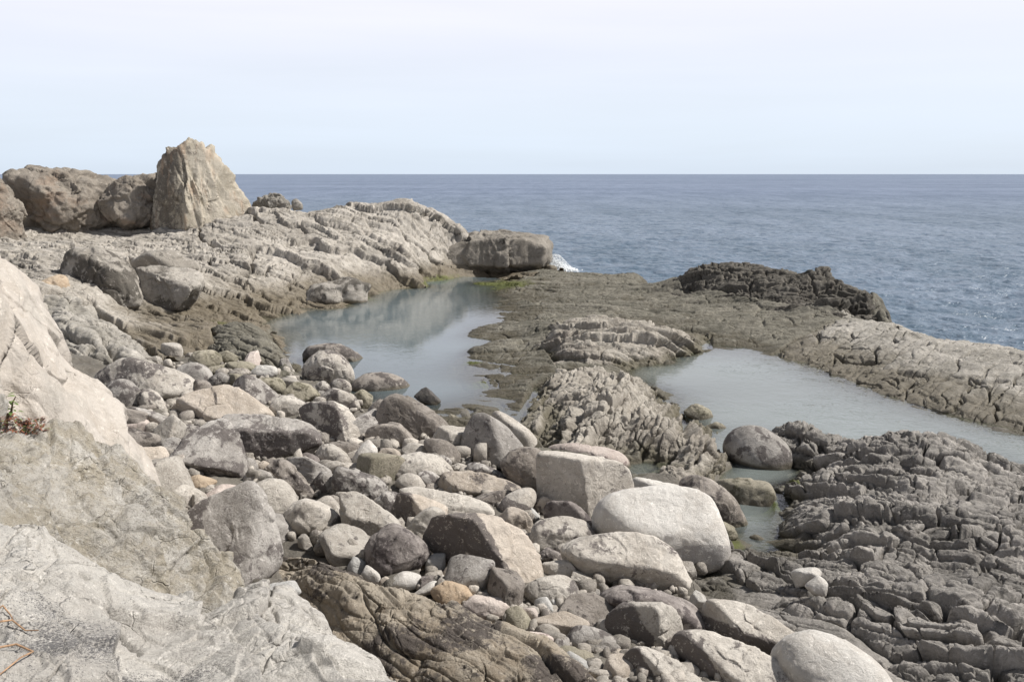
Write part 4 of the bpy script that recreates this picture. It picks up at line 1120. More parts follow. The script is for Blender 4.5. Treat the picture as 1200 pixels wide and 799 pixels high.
hero('9', [(113, 395), (125, 368), (152, 355), (240, 338), (350, 338), (422, 360), (462, 440), (505, 517), (480, 530), (400, 512), (230, 490), (142, 435)], 'pale', 'wedge boulder', 'big pale wedge-shaped boulder in front of the largest whitish boulder', 14, .85, stain_shade=0.49, level=6,
     F=[(300, 430, .62, [(-.1, .9, -.4), (.1, .5, .86)]), (420, 380, .3, [(.7, .5, .5)])])
hero('9', [(478, 168), (540, 156), (602, 190), (652, 250), (674, 312), (642, 340), (590, 300), (500, 235)], 'brown', 'purple-brown boulder', 'rounded purple-brown boulder behind the right end of the largest whitish boulder', 7, .9, stain_shade=0.72, level=6)
hero('9', [(588, 290), (640, 318), (652, 346), (618, 360), (592, 345)], 'olive', 'low brown stone', 'low brown stone in the small pool under the purple-brown boulder', 9, name='stone', cat='stone')
hero('9', [(318, 182), (340, 160), (382, 174), (480, 188), (490, 212), (330, 218)], 'white', 'hidden pale boulder', 'whitish boulder mostly hidden behind the top of the largest boulder', 8, stain_shade=0.10)
hero('9', [(614, 75), (622, 40), (642, 14), (682, -1), (740, 11), (792, 45), (814, 95), (792, 142), (742, 157), (682, 132), (630, 103)], 'grey', 'smooth round boulder', 'smooth round dark-topped boulder sitting alone in the channel by the cracked outcrop', 5, 1.0, stain_shade=0.87, level=6, chips=.25, rough=.7)
hero('7', [(330, 620), (362, 580), (400, 543), (470, 534), (560, 540), (640, 547), (732, 590), (782, 660), (797, 770), (752, 835), (690, 840), (560, 770), (430, 700), (345, 660)], 'warm', 'dark-faced boulder', 'massive boulder with a dark brown broken left face and a pale pinkish right face', 20, .8, stain_shade=0.02, level=6, rough=1.2,
     F=[(560, 555, .42, [(-.55, .85, .0), (.55, .55, .62)]), (640, 660, .62, [(-.55, .85, -.05), (.6, .6, .5)]), (690, 800, .6, [(-.55, .85, -.05)])], S=[(590, 600, -1, .62, .1, 1.0)])  # left face: brown stains plus its shade, both put into the colour
hero('7', [(102, 650), (150, 593), (200, 568), (262, 590), (352, 662), (342, 705), (255, 768), (160, 788), (104, 725)], 'dark', 'purple blotched boulder', 'dark purple boulder blotched with white, left of the massive dark-faced boulder', 10, .9, stain_shade=0.87, level=6)
hero('7', [(-5, 505), (8, 450), (60, 438), (130, 488), (217, 540), (238, 582), (150, 598), (62, 642), (20, 580)], 'pale', 'cream boulder', 'cream flat-topped boulder to the left of the massive dark-faced one', 13, .9, stain_shade=0.30, level=6, F=[(150, 560, .55, [(-.1, .95, -.1), (.15, .5, .85)]), (30, 480, .3, [(-.75, .6, .1)])])
hero('7', [(203, 525), (220, 480), (242, 438), (320, 448), (422, 490), (414, 540), (340, 560), (245, 592)], 'warm', 'brown-sided boulder', 'tan boulder with a dark brown left side behind the massive dark-faced boulder', 13, .9, stain_shade=0.27, S=[(290, 500, -1, .3, .2, .8)], F=[(300, 470, .5, [(-.6, .75, .1), (.3, .5, .8)])])
hero('7', [(243, 432), (300, 416), (420, 433), (560, 468), (612, 510), (620, 552), (430, 548), (320, 455)], 'pale', 'long pale slab', 'long pale grey slab lying behind the massive dark-faced boulder', 13, .7, stain_shade=0.10, F=[(450, 490, .4, [(0, .9, .2), (.1, .4, .9)])])
hero('7', [(252, 595), (290, 545), (330, 508), (377, 498), (412, 520), (392, 555), (322, 640)], 'pale', 'pale lean-to block', 'pale block leaning against the left end of the massive dark-faced boulder', 12, stain_shade=0.10)
hero('A', [(68, 465), (82, 430), (112, 408), (230, 468), (400, 498), (438, 545), (420, 620), (372, 675), (270, 600), (92, 580)], 'grey', 'knobbly boulder', 'knobbly grey boulder with dark pits in its front, centre of the heap', 9, .9, stain_shade=1.00, level=6, rough=1.4)
hero('A', [(-10, 375), (90, 362), (222, 408), (264, 452), (240, 475), (100, 440), (0, 440)], 'pale', 'cream slab', 'cream slab behind the knobbly grey boulder', 11, stain_shade=0.10)
hero('B', [(668, 320), (690, 265), (720, 243), (802, 258), (892, 330), (915, 385), (830, 395), (720, 378)], 'pale', 'triangular pale boulder', 'triangular pale boulder in front of the dark grey wedge stone', 9, stain_shade=0.34)
hero('A', [(365, 650), (400, 600), (440, 576), (522, 588), (515, 690), (482, 750), (400, 735)], 'grey', 'dark grey chunk', 'dark grey chunk between the knobbly boulder and the brown-sided tan boulder', 9, stain_shade=1.00)
hero('7', [(638, 500), (650, 465), (682, 438), (740, 419), (783, 440), (782, 482), (722, 538), (662, 538)], 'pale', 'two-tone boulder', 'rounded boulder, pale on top and dark brown below, behind the massive boulder', 6, .95, stain_shade=0.10, chips=.4, S=[(715, 475, -.4, 1, .1, 1.1)])
hero('7', [(536, 458), (600, 434), (677, 428), (686, 462), (650, 500), (595, 498)], 'brown', 'brown shard', 'brown shard to the left of the two-tone rounded boulder', 12)
hero('7', [(742, 545), (765, 498), (798, 530), (785, 558)], 'blue', 'grey-green cobble', 'pointed grey-green cobble right of the two-tone rounded boulder', 10, name='stone', cat='stone')
hero('7', [(772, 492), (810, 453), (852, 470), (840, 518), (800, 520)], 'warm', 'tan pair cobble', 'tan cobble beside the large squarish block', 7, name='stone', cat='stone')
hero('7', [(816, 520), (822, 490), (842, 473), (920, 474), (982, 510), (1018, 592), (1008, 618), (940, 560), (830, 550)], 'dark', 'dark brown slab', 'dark brown slab with a pale rim below the large squarish block', 11, stain_shade=0.72, F=[(930, 490, .4, [(-.2, .95, .1), (.6, .4, .7)])])
hero('7', [(766, 625), (780, 575), (800, 558), (880, 533), (962, 548), (1015, 612), (912, 672), (840, 675), (790, 680)], 'pale', 'layered grey rock', 'pale grey rock with fine layers on top, right of the massive dark-faced boulder', 11, stain_shade=0.64, F=[(880, 600, .5, [(0, .95, .2), (.05, .35, .95)])])
hero('7', [(788, 690), (830, 660), (897, 690), (892, 718), (802, 718)], 'dark', 'dark chip', 'small dark stone under the layered grey rock', 10, name='stone', cat='stone')
hero('7', [(792, 745), (820, 719), (912, 708), (953, 770), (945, 800), (850, 785), (798, 785)], 'pale', 'square grey stone', 'squared pale stone with a dark lower face right of the massive boulder', 12, stain_shade=0.34, S=[(840, 762, -.5, 1, .12, .7)])

# --- lower part of the heap
hero('C', [(308, 645), (335, 595), (382, 558), (530, 508), (652, 518), (703, 620), (698, 690), (560, 690), (400, 715), (330, 725)], 'pale', 'lumpy cream boulder', 'lumpy cream boulder with a purplish stained end, below the squared pale stone', 7, .9, stain_shade=0.27, level=6, S=[(640, 600, 1, .2, .15, .5)])
hero('11', [(32, 255), (60, 225), (112, 203), (270, 198), (422, 238), (562, 288), (642, 370), (650, 495), (560, 530), (350, 420), (100, 330)], 'dark', 'dark flat boulder', 'long dark brown boulder under the pale wedge-shaped boulder', 10, .9, stain_shade=0.87, level=6, S=[(400, 260, .3, -1, .2, -.6)])
hero('11', [(58, 400), (70, 365), (102, 348), (190, 303), (380, 308), (472, 345), (503, 400), (518, 592), (472, 636), (300, 610), (172, 610), (80, 490)], 'pale', 'crusted block', 'square-shouldered block with dark crust and a pale smooth right face', 14, .9, stain_shade=0.27, level=6, rough=1.2,
     F=[(355, 340, .5, [(-.35, .95, .1), (.75, .65, .25), (.05, .3, 1)]), (360, 580, .7, [(-.35, .95, .1), (.75, .65, .2)])], S=[(300, 470, -1, .5, .2, .85)])
hero('11', [(155, 670), (185, 630), (222, 598), (272, 588), (440, 638), (545, 690), (645, 800), (600, 870), (500, 880), (170, 860)], 'pale', 'dark-fronted boulder', 'boulder with a pale back and dark brown front at the bottom edge of the photo', 14, .9, stain_shade=0.27, level=6,
     F=[(330, 660, .5, [(-.5, .85, .05), (.35, .45, .85)]), (420, 790, .6, [(-.5, .85, .0), (.4, .5, .8)])], S=[(330, 720, -1, .6, .12, .9)])
hero('11', [(515, 585), (530, 540), (562, 503), (680, 493), (850, 528), (1000, 608), (1180, 700), (1255, 765), (1305, 840), (1230, 910), (1100, 920), (850, 890), (600, 735)], 'pale', 'grooved boulder', 'long pale boulder with a grooved top and a dark left end, near the bottom', 14, .8, stain_shade=0.42, level=6, rough=1.2,
     F=[(660, 570, .42, [(-.7, .7, -.1), (.15, .4, .9)]), (800, 730, .6, [(-.55, .8, -.2), (.15, .45, .88)]), (1000, 780, .55, [(-.2, .95, -.1)])], S=[(730, 690, -1, .65, .12, .9)])  # shaded front-left end painted darker in the colour
hero('11', [(678, 330), (690, 300), (722, 289), (850, 322), (950, 322), (1080, 388), (1205, 470), (1265, 532), (1145, 645), (1000, 600), (860, 530), (690, 475)], 'pale', 'humped pale boulder', 'pale humped boulder with a grey left end beside the smooth sloping slab', 13, .85, stain_shade=0.24, level=6,
     F=[(800, 350, .4, [(-.75, .65, .0), (.1, .4, .92)]), (900, 480, .6, [(-.2, .9, -.35), (.1, .5, .85)])], S=[(850, 440, -.4, 1, .12, .75)])
hero('10', [(150, 718), (170, 690), (202, 664), (270, 656), (352, 685), (422, 740), (465, 805), (440, 860), (250, 860), (180, 785)], 'white', 'bottom grey boulder', 'smooth light grey rounded boulder cut by the bottom edge of the photo', 6, .9, stain_shade=0.30, level=6, chips=.4)
hero('11', [(537, 705), (570, 673), (642, 720), (633, 788), (600, 790), (560, 755)], 'pale', 'oval stone', 'pale oval stone beside the long grooved boulder', 6, stain_shade=0.10, chips=.3, name='stone', cat='stone')
hero('11', [(633, 765), (660, 733), (702, 745), (693, 805), (640, 808)], 'pale', 'stubby stone', 'stubby pale stone right of the pale oval stone, near the bottom edge', 9, stain_shade=0.27, chips=.3, name='stone', cat='stone')
hero('11', [(748, 800), (765, 765), (820, 744), (892, 770), (915, 825), (860, 850), (765, 845)], 'grey', 'bottom cobble', 'grey rounded cobble cut by the bottom edge in front of the long grooved boulder', 6, stain_shade=0.10, chips=.3, name='stone', cat='stone')
hero('D', [(636, 480), (660, 435), (702, 408), (800, 418), (960, 488), (998, 542), (970, 590), (930, 610), (760, 588), (650, 552)], 'grey', 'mottled loaf', 'mottled grey loaf-shaped stone lying left of the crusted block', 7, .8, stain_shade=0.72, rough=1.2)
hero('D', [(395, 385), (400, 362), (482, 338), (620, 308), (772, 380), (765, 425), (690, 440), (640, 492), (480, 482), (405, 425)], 'warm', 'tan slab', 'flat tan-grey slab with a sharp front edge among the lower stones', 18, .8, stain_shade=0.10, chips=.5, F=[(600, 400, .45, [(-.1, 1, -.05), (.05, .35, .95)])])
hero('D', [(186, 340), (200, 300), (280, 268), (342, 330), (384, 425), (362, 450), (205, 450)], 'olive', 'greenish slab', 'greenish rounded slab left of the flat tan-grey slab', 9, stain_shade=0.10, chips=.4)
hero('D', [(286, 285), (400, 280), (445, 350), (375, 400)], 'pink', 'pinkish slab', 'small pinkish grey slab between the greenish slab and the flat tan-grey slab', 12, stain_shade=0.10, name='stone', cat='stone')
hero('D', [(398, 235), (420, 215), (490, 204), (553, 320), (475, 352), (440, 320)], 'blue', 'blue-grey block', 'blue-grey block in front of the lumpy cream boulder', 14, stain_shade=0.02, chips=.4, name='stone', cat='stone')
hero('8', [(805, 375), (850, 328), (952, 338), (995, 375), (960, 418), (900, 425), (840, 405)], 'pink', 'whitish pink stone', 'whitish pink angular stone to the lower left of the lumpy cream boulder', 11, stain_shade=0.34)
hero('D', [(276, 525), (340, 448), (500, 468), (545, 490), (510, 600), (420, 575)], 'pink', 'grey pinkish block', 'grey-pink block at the edge of the rusty ridge', 12, stain_shade=0.72)
hero('D', [(510, 570), (530, 515), (560, 488), (642, 483), (645, 545), (560, 600)], 'grey', 'slate cobble', 'slate grey cobble left of the mottled loaf-shaped stone', 8, stain_shade=0.57, name='stone', cat='stone')
hero('D', [(555, 595), (600, 548), (720, 568), (902, 640), (895, 680), (800, 700), (640, 635)], 'olive', 'greenish flat stone', 'flat greenish stone under the mottled loaf-shaped stone', 13, stain_shade=0.02, name='stone', cat='stone')
hero('D', [(590, 635), (650, 588), (792, 670), (805, 710), (722, 750)], 'blue', 'pale oblong', 'pale grey oblong stone beside the rusty ridge near the bottom', 14, stain_shade=0.02, chips=.4, name='stone', cat='stone')
hero('D', [(616, 290), (650, 222), (702, 250), (795, 375), (700, 345)], 'orange', 'rusty wedge', 'rusty tan wedge of stone right of the blue-grey block', 14, stain_shade=0.02, name='stone', cat='stone')
hero('D', [(547, 215), (600, 178), (632, 220), (605, 278)], 'white', 'white pebble', 'small white cobble leaning on the lumpy cream boulder', 7, stain_shade=0.02, chips=.3, name='stone', cat='stone')
hero('D', [(515, 235), (535, 220), (612, 300), (590, 325), (555, 315)], 'blue', 'thin grey stone', 'thin grey stone between the blue-grey block and the rusty wedge', 10, stain_shade=0.02, name='stone', cat='stone')
hero('D', [(797, 285), (840, 258), (902, 290), (885, 335), (812, 318)], 'pink', 'pink cobble', 'small pink cobble under the long dark brown boulder', 9, stain_shade=0.02, name='stone', cat='stone')
hero('D', [(745, 175), (800, 138), (872, 160), (855, 208), (790, 222)], 'grey', 'grey cobble', 'flat grey cobble in the shade under the pale wedge-shaped boulder', 7, stain_shade=0.10, chips=.3, name='stone', cat='stone')
hero('D', [(697, 115), (740, 95), (842, 150), (745, 210), (700, 200)], 'olive', 'shaded block', 'grey-green block in the shade left of the pale wedge-shaped boulder', 13, stain_shade=0.27)
hero('D', [(897, 625), (990, 568), (1042, 590), (1015, 660), (940, 675)], 'warm', 'brown stone', 'tan stone below the crusted block', 9, stain_shade=0.57, name='stone', cat='stone')
hero('D', [(35, 105), (100, 78), (152, 150), (105, 190), (50, 170)], 'warm', 'tan angular stone', 'small angular tan stone against the foot of the massive dark-faced boulder', 13, stain_shade=0.10, name='stone', cat='stone')
hero('D', [(-30, 90), (40, 100), (92, 170), (70, 200), (-10, 150)], 'white', 'white flat stone', 'white flat stone in the pebbles below the massive dark-faced boulder', 9, stain_shade=0.02, name='stone', cat='stone')
hero('8', [(662, 225), (668, 190), (690, 163), (737, 163), (738, 228), (695, 250)], 'blue', 'upright grey stone', 'upright pale grey stone in front of the massive dark-faced boulder', 13, stain_shade=0.02, chips=.4, name='stone', cat='stone')
hero('8', [(357, 220), (380, 176), (427, 195), (413, 250), (370, 240)], 'blue', 'bluish stone', 'bluish pale stone on the upper end of the rusty ridge', 9, stain_shade=0.02, chips=.4, name='stone', cat='stone')
hero('8', [(413, 252), (430, 210), (482, 245), (488, 290), (445, 280)], 'white', 'whitish stone', 'whitish stone just below the bluish pale stone on the rusty ridge', 8, stain_shade=0.02, chips=.4, name='stone', cat='stone')
hero('8', [(522, 275), (570, 233), (642, 245), (643, 290), (590, 306), (530, 300)], 'white', 'pale oval cobble', 'pale oval cobble below the dark purple blotched boulder', 6, stain_shade=0.02, chips=.3, name='stone', cat='stone')
hero('8', [(485, 265), (505, 252), (528, 270), (515, 295), (490, 290)], 'warm', 'little tan cobble', 'little tan cobble left of the pale oval cobble', 7, stain_shade=0.02, name='stone', cat='stone')
hero('8', [(687, 305), (740, 273), (812, 290), (843, 332), (765, 378), (700, 338)], 'orange', 'orange block', 'orange-brown angular stone on the pebbles below the massive dark-faced boulder', 13, stain_shade=0.10)
hero('8', [(617, 320), (680, 270), (722, 275), (700, 310), (650, 326)], 'white', 'white oval', 'white flattish stone left of the orange-brown angular stone', 8, stain_shade=0.02, chips=.3, name='stone', cat='stone')
hero('8', [(760, 225), (800, 213), (868, 240), (852, 270), (770, 260)], 'orange', 'brown slab', 'small rusty brown slab right of the upright pale grey stone', 12, stain_shade=0.27, name='stone', cat='stone')
hero('8', [(727, 245), (745, 213), (767, 220), (764, 268), (738, 270)], 'warm', 'tan upright', 'small tan upright stone next to the upright pale grey stone', 9, stain_shade=0.02, name='stone', cat='stone')
hero('8', [(848, 295), (870, 268), (918, 322), (893, 338)], 'white', 'white chip', 'small white stone right of the orange-brown angular stone', 9, stain_shade=0.02, name='stone', cat='stone')
hero('8', [(690, 252), (715, 235), (735, 252), (720, 270), (698, 268)], 'white', 'little white cobble', 'little white cobble at the foot of the upright pale grey stone', 6, stain_shade=0.02, name='stone', cat='stone')
hero('8', [(345, 150), (400, 122), (423, 150), (405, 180), (365, 178)], 'orange', 'rusty stone', 'rusty stone between the cream boulder and the rusty ridge', 9, stain_shade=0.42, name='stone', cat='stone')
hero('8', [(272, 100), (300, 88), (335, 120), (320, 135), (285, 125)], 'blue', 'grey ridge stone', 'grey stone at the top of the rusty ridge', 9, stain_shade=0.02, name='stone', cat='stone')

# --- lower left
hero('5', [(583, 165), (620, 98), (700, 48), (770, 23), (812, 60), (850, 150), (874, 232), (863, 275), (742, 362), (700, 358), (640, 255)], 'grey', 'tall patched boulder', 'tall light boulder with dark brown patches behind the tan granite slab', 12, .9, stain_shade=0.34, level=6,
     F=[(790, 110, .45, [(.7, .6, .3), (-.2, .8, .5)]), (660, 130, .35, [(-.6, .7, .35)]), (720, 250, .7, [(0, 1, .05)])], S=[(640, 150, -1, 0, .12, .9), (750, 200, .2, .6, .1, .3)])
hero('5', [(782, 45), (850, 4), (897, 20), (928, 82), (910, 125), (870, 138), (820, 110)], 'pale', 'round pale boulder', 'round pale boulder behind the tall light boulder with dark patches', 6, stain_shade=0.10, chips=.4)
hero('5', [(883, 135), (905, 95), (940, 68), (1000, 78), (1063, 120), (1065, 172), (960, 185), (900, 168)], 'pale', 'grey patched boulder', 'pale boulder with a dark right end beside the round pale boulder', 9, stain_shade=0.42, S=[(1040, 150, 1, .5, .15, .8)])
hero('B', [(665, 660), (700, 620), (762, 608), (842, 700), (815, 750), (722, 700)], 'pale', 'cream cobble', 'cream cobble tucked between the cream boulder and the grey patched boulder', 7, stain_shade=0.27, chips=.4)
hero('8', [(-5, 328), (30, 305), (62, 283), (142, 270), (170, 315), (95, 355)], 'blue', 'blue-grey stone', 'blue-grey stone lying on the back edge of the white granite slab', 10, stain_shade=0.27, dist=7.4, chips=.4, name='stone', cat='stone')
hero('6', [(390, 630), (452, 606), (522, 630), (485, 672), (402, 665)], 'orange', 'rust-brown stone', 'rust-brown stone in the dark gap under the purple-faced boulder', 8, stain_shade=0.27, name='stone', cat='stone')
hero('6', [(236, 625), (280, 606), (315, 655), (275, 672)], 'pink', 'pink stone', 'pale pink stone at the top corner of the tan granite slab', 8, stain_shade=0.02, name='stone', cat='stone')
hero('6', [(482, 690), (540, 643), (625, 650), (600, 690), (505, 722)], 'pink', 'pinkish slab', 'pinkish grey slab above the tall light boulder with dark patches', 12, stain_shade=0.42)
hero('6', [(336, 690), (400, 648), (482, 690), (445, 748), (372, 742)], 'pale', 'rounded pale stone', 'rounded pale stone between the tan granite slab and the tall light boulder', 8, stain_shade=0.34)
hero('B', [(338, 415), (400, 348), (462, 370), (542, 450), (602, 520), (645, 600), (560, 640), (480, 540)], 'brown', 'cracked dark rock', 'dark crumbling rock with deep cracks below the long oblong block', 9, stain_shade=0.87, rough=2.0, level=5)
hero('B', [(155, 470), (240, 420), (332, 450), (364, 492), (300, 530), (165, 530)], 'grey', 'grey rubble stone', 'grey lumpy stone below the left end of the long oblong block', 8, stain_shade=0.57)
hero('B', [(526, 345), (590, 303), (662, 330), (705, 412), (650, 420), (600, 400)], 'dark', 'dark stone', 'dark stone in the shadow under the right end of the long oblong block', 8, stain_shade=0.57)
hero('B', [(646, 510), (700, 438), (772, 450), (803, 512), (742, 597), (680, 588)], 'grey', 'half-pale cobble', 'cobble, half slate grey and half pale, left of the knobbly boulder', 7, stain_shade=0.27, chips=.4, S=[(720, 500, -1, .3, .1, .6)], name='stone', cat='stone')
hero('B', [(252, 395), (290, 360), (342, 385), (325, 436), (270, 432)], 'warm', 'peach cobble', 'small peach cobble below the long oblong block', 6, stain_shade=0.02, chips=.3, name='stone', cat='stone')
hero('B', [(797, 625), (850, 568), (873, 590), (845, 660)], 'pale', 'narrow pale stone', 'narrow pale stone beside the cream flat-topped boulder', 9, stain_shade=0.02, name='stone', cat='stone')

# --- pools and right-hand outcrop
hero('3', [(247, 515), (262, 492), (278, 489), (315, 508), (322, 537), (290, 548)], 'olive', 'pool boulder', 'small brown boulder standing in the pale pool beside the knobbly outcrop', 7, name='boulder')
hero('3', [(308, 555), (335, 539), (362, 555), (355, 578), (320, 575)], 'olive', 'pool cobble', 'small brown cobble in the pale pool below the pool boulder', 6, name='stone', cat='stone')
hero('3', [(338, 490), (360, 482), (392, 490), (365, 497)], 'brown', 'flat islet', 'flat brown stone just breaking the surface of the pale pool', 7, name='stone', cat='stone')
hero('9', [(590, 185), (600, 168), (640, 163), (742, 175), (762, 215), (738, 258), (660, 272), (610, 228)], 'olive', 'green-edged block', 'low brown block with green algae in the channel below the smooth round boulder', 12, .8, stain_shade=0.72, name='boulder')
hero('9', [(692, 345), (710, 338), (737, 352), (728, 366), (700, 355)], 'olive', 'tiny islet', 'tiny flat stone in the small pool right of the purple-brown boulder', 7, name='stone', cat='stone')
hero('10', [(198, 478), (215, 468), (270, 464), (280, 480), (270, 498), (208, 520)], 'white', 'upper white stone', 'white squarish stone lying on the grey outcrop, upper one of two', 15, sink=-.45, stain_shade=0.02, name='stone', cat='stone', chips=.5)
hero('10', [(237, 518), (275, 489), (299, 510), (288, 548), (262, 545)], 'white', 'lower white stone', 'white rounded stone lying just below the white squarish one on the outcrop', 7, sink=-.45, stain_shade=0.02, name='stone', cat='stone', chips=.4)
hero('12', [(560, 45), (575, 38), (595, 42), (592, 50), (565, 52)], 'black', 'pool speck', 'tiny dark stone near the left edge of the dark pool', 6, name='stone', cat='stone')
hero('7', [(415, 141), (440, 121), (472, 135), (445, 150)], 'olive', 'greenish islet', 'flat greenish stone just awash in the dark pool near the egg boulder', 7, name='stone', cat='stone')
hero('7', [(466, 192), (480, 177), (497, 190), (485, 214)], 'olive', 'greenish lump', 'greenish lump awash between the big brown boulder and the egg boulder', 7, name='stone', cat='stone')
# ------------------------------------------------------------------ smaller stones between the boulders
def in_poly(p, poly):
    return poly_sd(np.array([p], float), poly)[0] < 0


HEAP = np.array([(135, 440), (200, 415), (330, 425), (350, 445), (400, 470), (490, 500), (530, 520), (600, 545), (690, 570), (740, 600), (830, 665), (800, 690), (880, 799), (700, 799),
                 (610, 742), (470, 682), (330, 630), (230, 610), (160, 560), (128, 500)], float)
WORDS = {'pale': 'pale', 'grey': 'grey', 'brown': 'brown', 'white': 'whitish', 'warm': 'tan', 'olive': 'olive', 'blue': 'bluish', 'pink': 'pinkish', 'orange': 'rusty', 'dark': 'dark'}
PAL = ['pale'] * 5 + ['grey'] * 5 + ['brown'] * 3 + ['white'] * 2 + ['warm'] * 3 + ['olive'] * 2 + ['blue', 'pink', 'orange', 'dark']
rg = np.random.default_rng(21)
PROTO = {}
for mk in WORDS:
    for sh in range(4):
        n = 7 if sh < 2 else 9
        N = rg.normal(size=(n + 6, 3))
        N[-6:] = [(1, 0, 0), (-1, 0, 0), (0, 1, 0), (0, -1, 0), (0, 0, 1), (0, 0, -1)]
        N /= np.linalg.norm(N, axis=1)[:, None]
        D = rg.uniform(.72, 1.05, len(N))
        PROTO[mk, sh] = rock_mesh('cobble', N, D, 10 if sh < 2 else 26, 5, 1.0, M[mk], rg.uniform(0, 90), stain_shade=STAIN[mk] * .6, ctr=(0, 0, 9), chips=.5 if sh < 2 else 1)
cen = np.array([h[0].mean(0) for h in HEROES])
hdist = np.array([h[1] for h in HEROES])
used, placed = {}, 0
tries = 0
spots = []
while placed < 172 and tries < 12000:
    tries += 1
    px, py = rg.uniform(130, 890), rg.uniform(415, 799)
    if not in_poly((px, py), HEAP) or (tries < 2800 and py < 490):
        continue
    g = hit_ground(px, py)
    dd = (g - CAM) @ FWD
    rp = (25 if tries < 1200 else 18 if tries < 2800 else 12.5 if tries < 6000 else 9 if tries < 9000 else 7) * rg.uniform(.75, 1.25)
    bad = False
    for pp, hd, *_ in HEROES:
        if abs(pp[:, 0].mean() - px) < 120 and abs(pp[:, 1].mean() - py) < 120:
            s = poly_sd(np.array([(px, py - rp * .4)]), hull(pp))[0]
            if s < (rp * (.1 if tries < 4000 else .3)):
                bad = True
                break
    if bad or any((px - a) ** 2 + (py - b) ** 2 < (.85 * (rp + c)) ** 2 for a, b, c in spots):
        continue
    spots.append((px, py, rp))
    mk = PAL[rg.integers(len(PAL))]
    sh = int(rg.integers(4))
    r = rp * dd / FPX
    sc = r * rg.uniform(.7, 1.4, 3)
    sc[2] *= .85
    near = int(np.argmin((cen[:, 0] - px) ** 2 + (cen[:, 1] - py) ** 2 * 1.5))
    hs = HEROES[near][2]
    size = 'boulder-sized' if rp > 20 else 'larger' if rp > 14 else 'fist-sized' if rp < 9 else 'small'
    where = 'below' if py > cen[near, 1] + 8 else 'behind' if py < cen[near, 1] - 8 else 'beside'
    lab = f"{size} {WORDS[mk]} {'rounded' if sh < 2 else 'angular'} cobble wedged {where} the {hs}"
    o = bpy.data.objects.new('cobble', PROTO[mk, sh])
    COL.objects.link(o)
    o.location = (g[0], g[1], g[2] + sc[2] * .45)
    o.rotation_euler = (rg.uniform(-.4, .4), rg.uniform(-.4, .4), rg.uniform(0, 6.28))
    o.scale = sc
    o['category'] = 'cobble'
    o['group'] = 'cobbles wedged between the boulders'
    used.setdefault(lab, []).append(o)
    placed += 1
SIDE = ['left', 'right']
for lab, os_ in used.items():
    os_.sort(key=lambda o: o.location.x)
    for k, o in enumerate(os_):
        if len(os_) == 1:
            o['label'] = lab
        else:
            o['label'] = lab + (', leftmost' if k == 0 else ', rightmost' if k == len(os_) - 1 else ', in the middle')

# pebbles: one loose mass
def pebbles(n):
    dirs, f = ico(2)
    V, Fc, B, St = [], [], [], []
    k = 0
    i = 0
    while i < n:
        px, py = rg.uniform(130, 890), rg.uniform(425, 860)
        if not in_poly((px, min(py, 795)), HEAP):
            continue
        i += 1
        g = hit_ground(px, py)
        r = rg.uniform(.035, .085) * (1.9 if rg.random() < .25 else 1) * (1.5 if py < 560 else 1)
        n_ = np.concatenate([rg.normal(size=(6, 3)), np.eye(3)])
        n_ /= np.linalg.norm(n_, axis=1)[:, None]
        P = dirs * radial(dirs, np.concatenate([n_, -n_]), rg.uniform(.5, 1.1, 18), 26)[:, None] * r * rg.uniform(.6, 1.5, 3)
        V.append(P + [g[0], g[1], g[2] + r * rg.uniform(.2, .9)])
        Fc.append(f + k)
        k += len(dirs)
        B.append(np.full(len(dirs), rg.random()))
        St.append(np.full(len(dirs), rg.uniform(0, .55)))
    mat = rock_mat('pebble_stone', (.22, .198, .17), (.40, .365, .32), (.15, .13, .115), objspace=False, s=2.2, patch=.2, vary=.6)
    me = mesh_from('pebbles', np.concatenate(V), np.concatenate(Fc), mat, {'blk': np.concatenate(B), 'stain_shade': np.concatenate(St)})
    link('pebbles', me, kind='stuff', label='loose pebbles filling the gaps between the boulders', category='pebbles')


pebbles(3600)

# ------------------------------------------------------------------ white water at the seaward block
def splash():
    dirs, f = ico(1)
    V, Fc = [], []
    k = 0
    c = at_d(650, 314, 63)
    for i in range(2600):
        a = rg.normal()
        h = min(1.5, abs(rg.normal()))
        x = a * .55 + (.35 if h < .4 else .1)
        z = h * .75 * math.exp(-(a * .6) ** 2)
        p = c + [x, rg.normal() * .5, z - .15]
        r = rg.uniform(.012, .06) * (1.3 - min(1, h * .6))
        V.append(dirs * r * rg.uniform(.6, 1.4, 3) + p)
        Fc.append(f + k)
        k += len(dirs)
    for i in range(500):
        p = [c[0] + rg.normal() * 1.3 + .9, c[1] - .3 + rg.normal() * .8, .12]
        V.append(dirs * [rg.uniform(.1, .4), rg.uniform(.08, .3), .05] + p)
        Fc.append(f + k)
        k += len(dirs)
    m = plain_mat('white_water', (.8, .82, .83), .5)
    me = mesh_from('foam', np.concatenate(V), np.concatenate(Fc), m)
    link('foam', me, kind='stuff', label='white splash of a wave breaking behind the flat-topped seaward block', category='foam')


splash()

# ------------------------------------------------------------------ plants on the near rocks
def tube(pts, radii, sides=6):
    pts = np.asarray(pts, float)
    V, F = [], []
    for i, p in enumerate(pts):
        d = pts[min(i + 1, len(pts) - 1)] - pts[max(i - 1, 0)]
        d /= np.linalg.norm(d) + 1e-9
        a = np.cross(d, [.3, .2, .9]); a /= np.linalg.norm(a)
        b = np.cross(d, a)
        for k in range(sides):
            t_ = 2 * math.pi * k / sides
            V.append(p + radii[i] * (a * math.cos(t_) + b * math.sin(t_)))
    n = len(pts)
    for i in range(n - 1):
        for k in range(sides):
            F.append((i * sides + k, i * sides + (k + 1) % sides, (i + 1) * sides + (k + 1) % sides, (i + 1) * sides + k))
    return np.array(V), np.array(F)


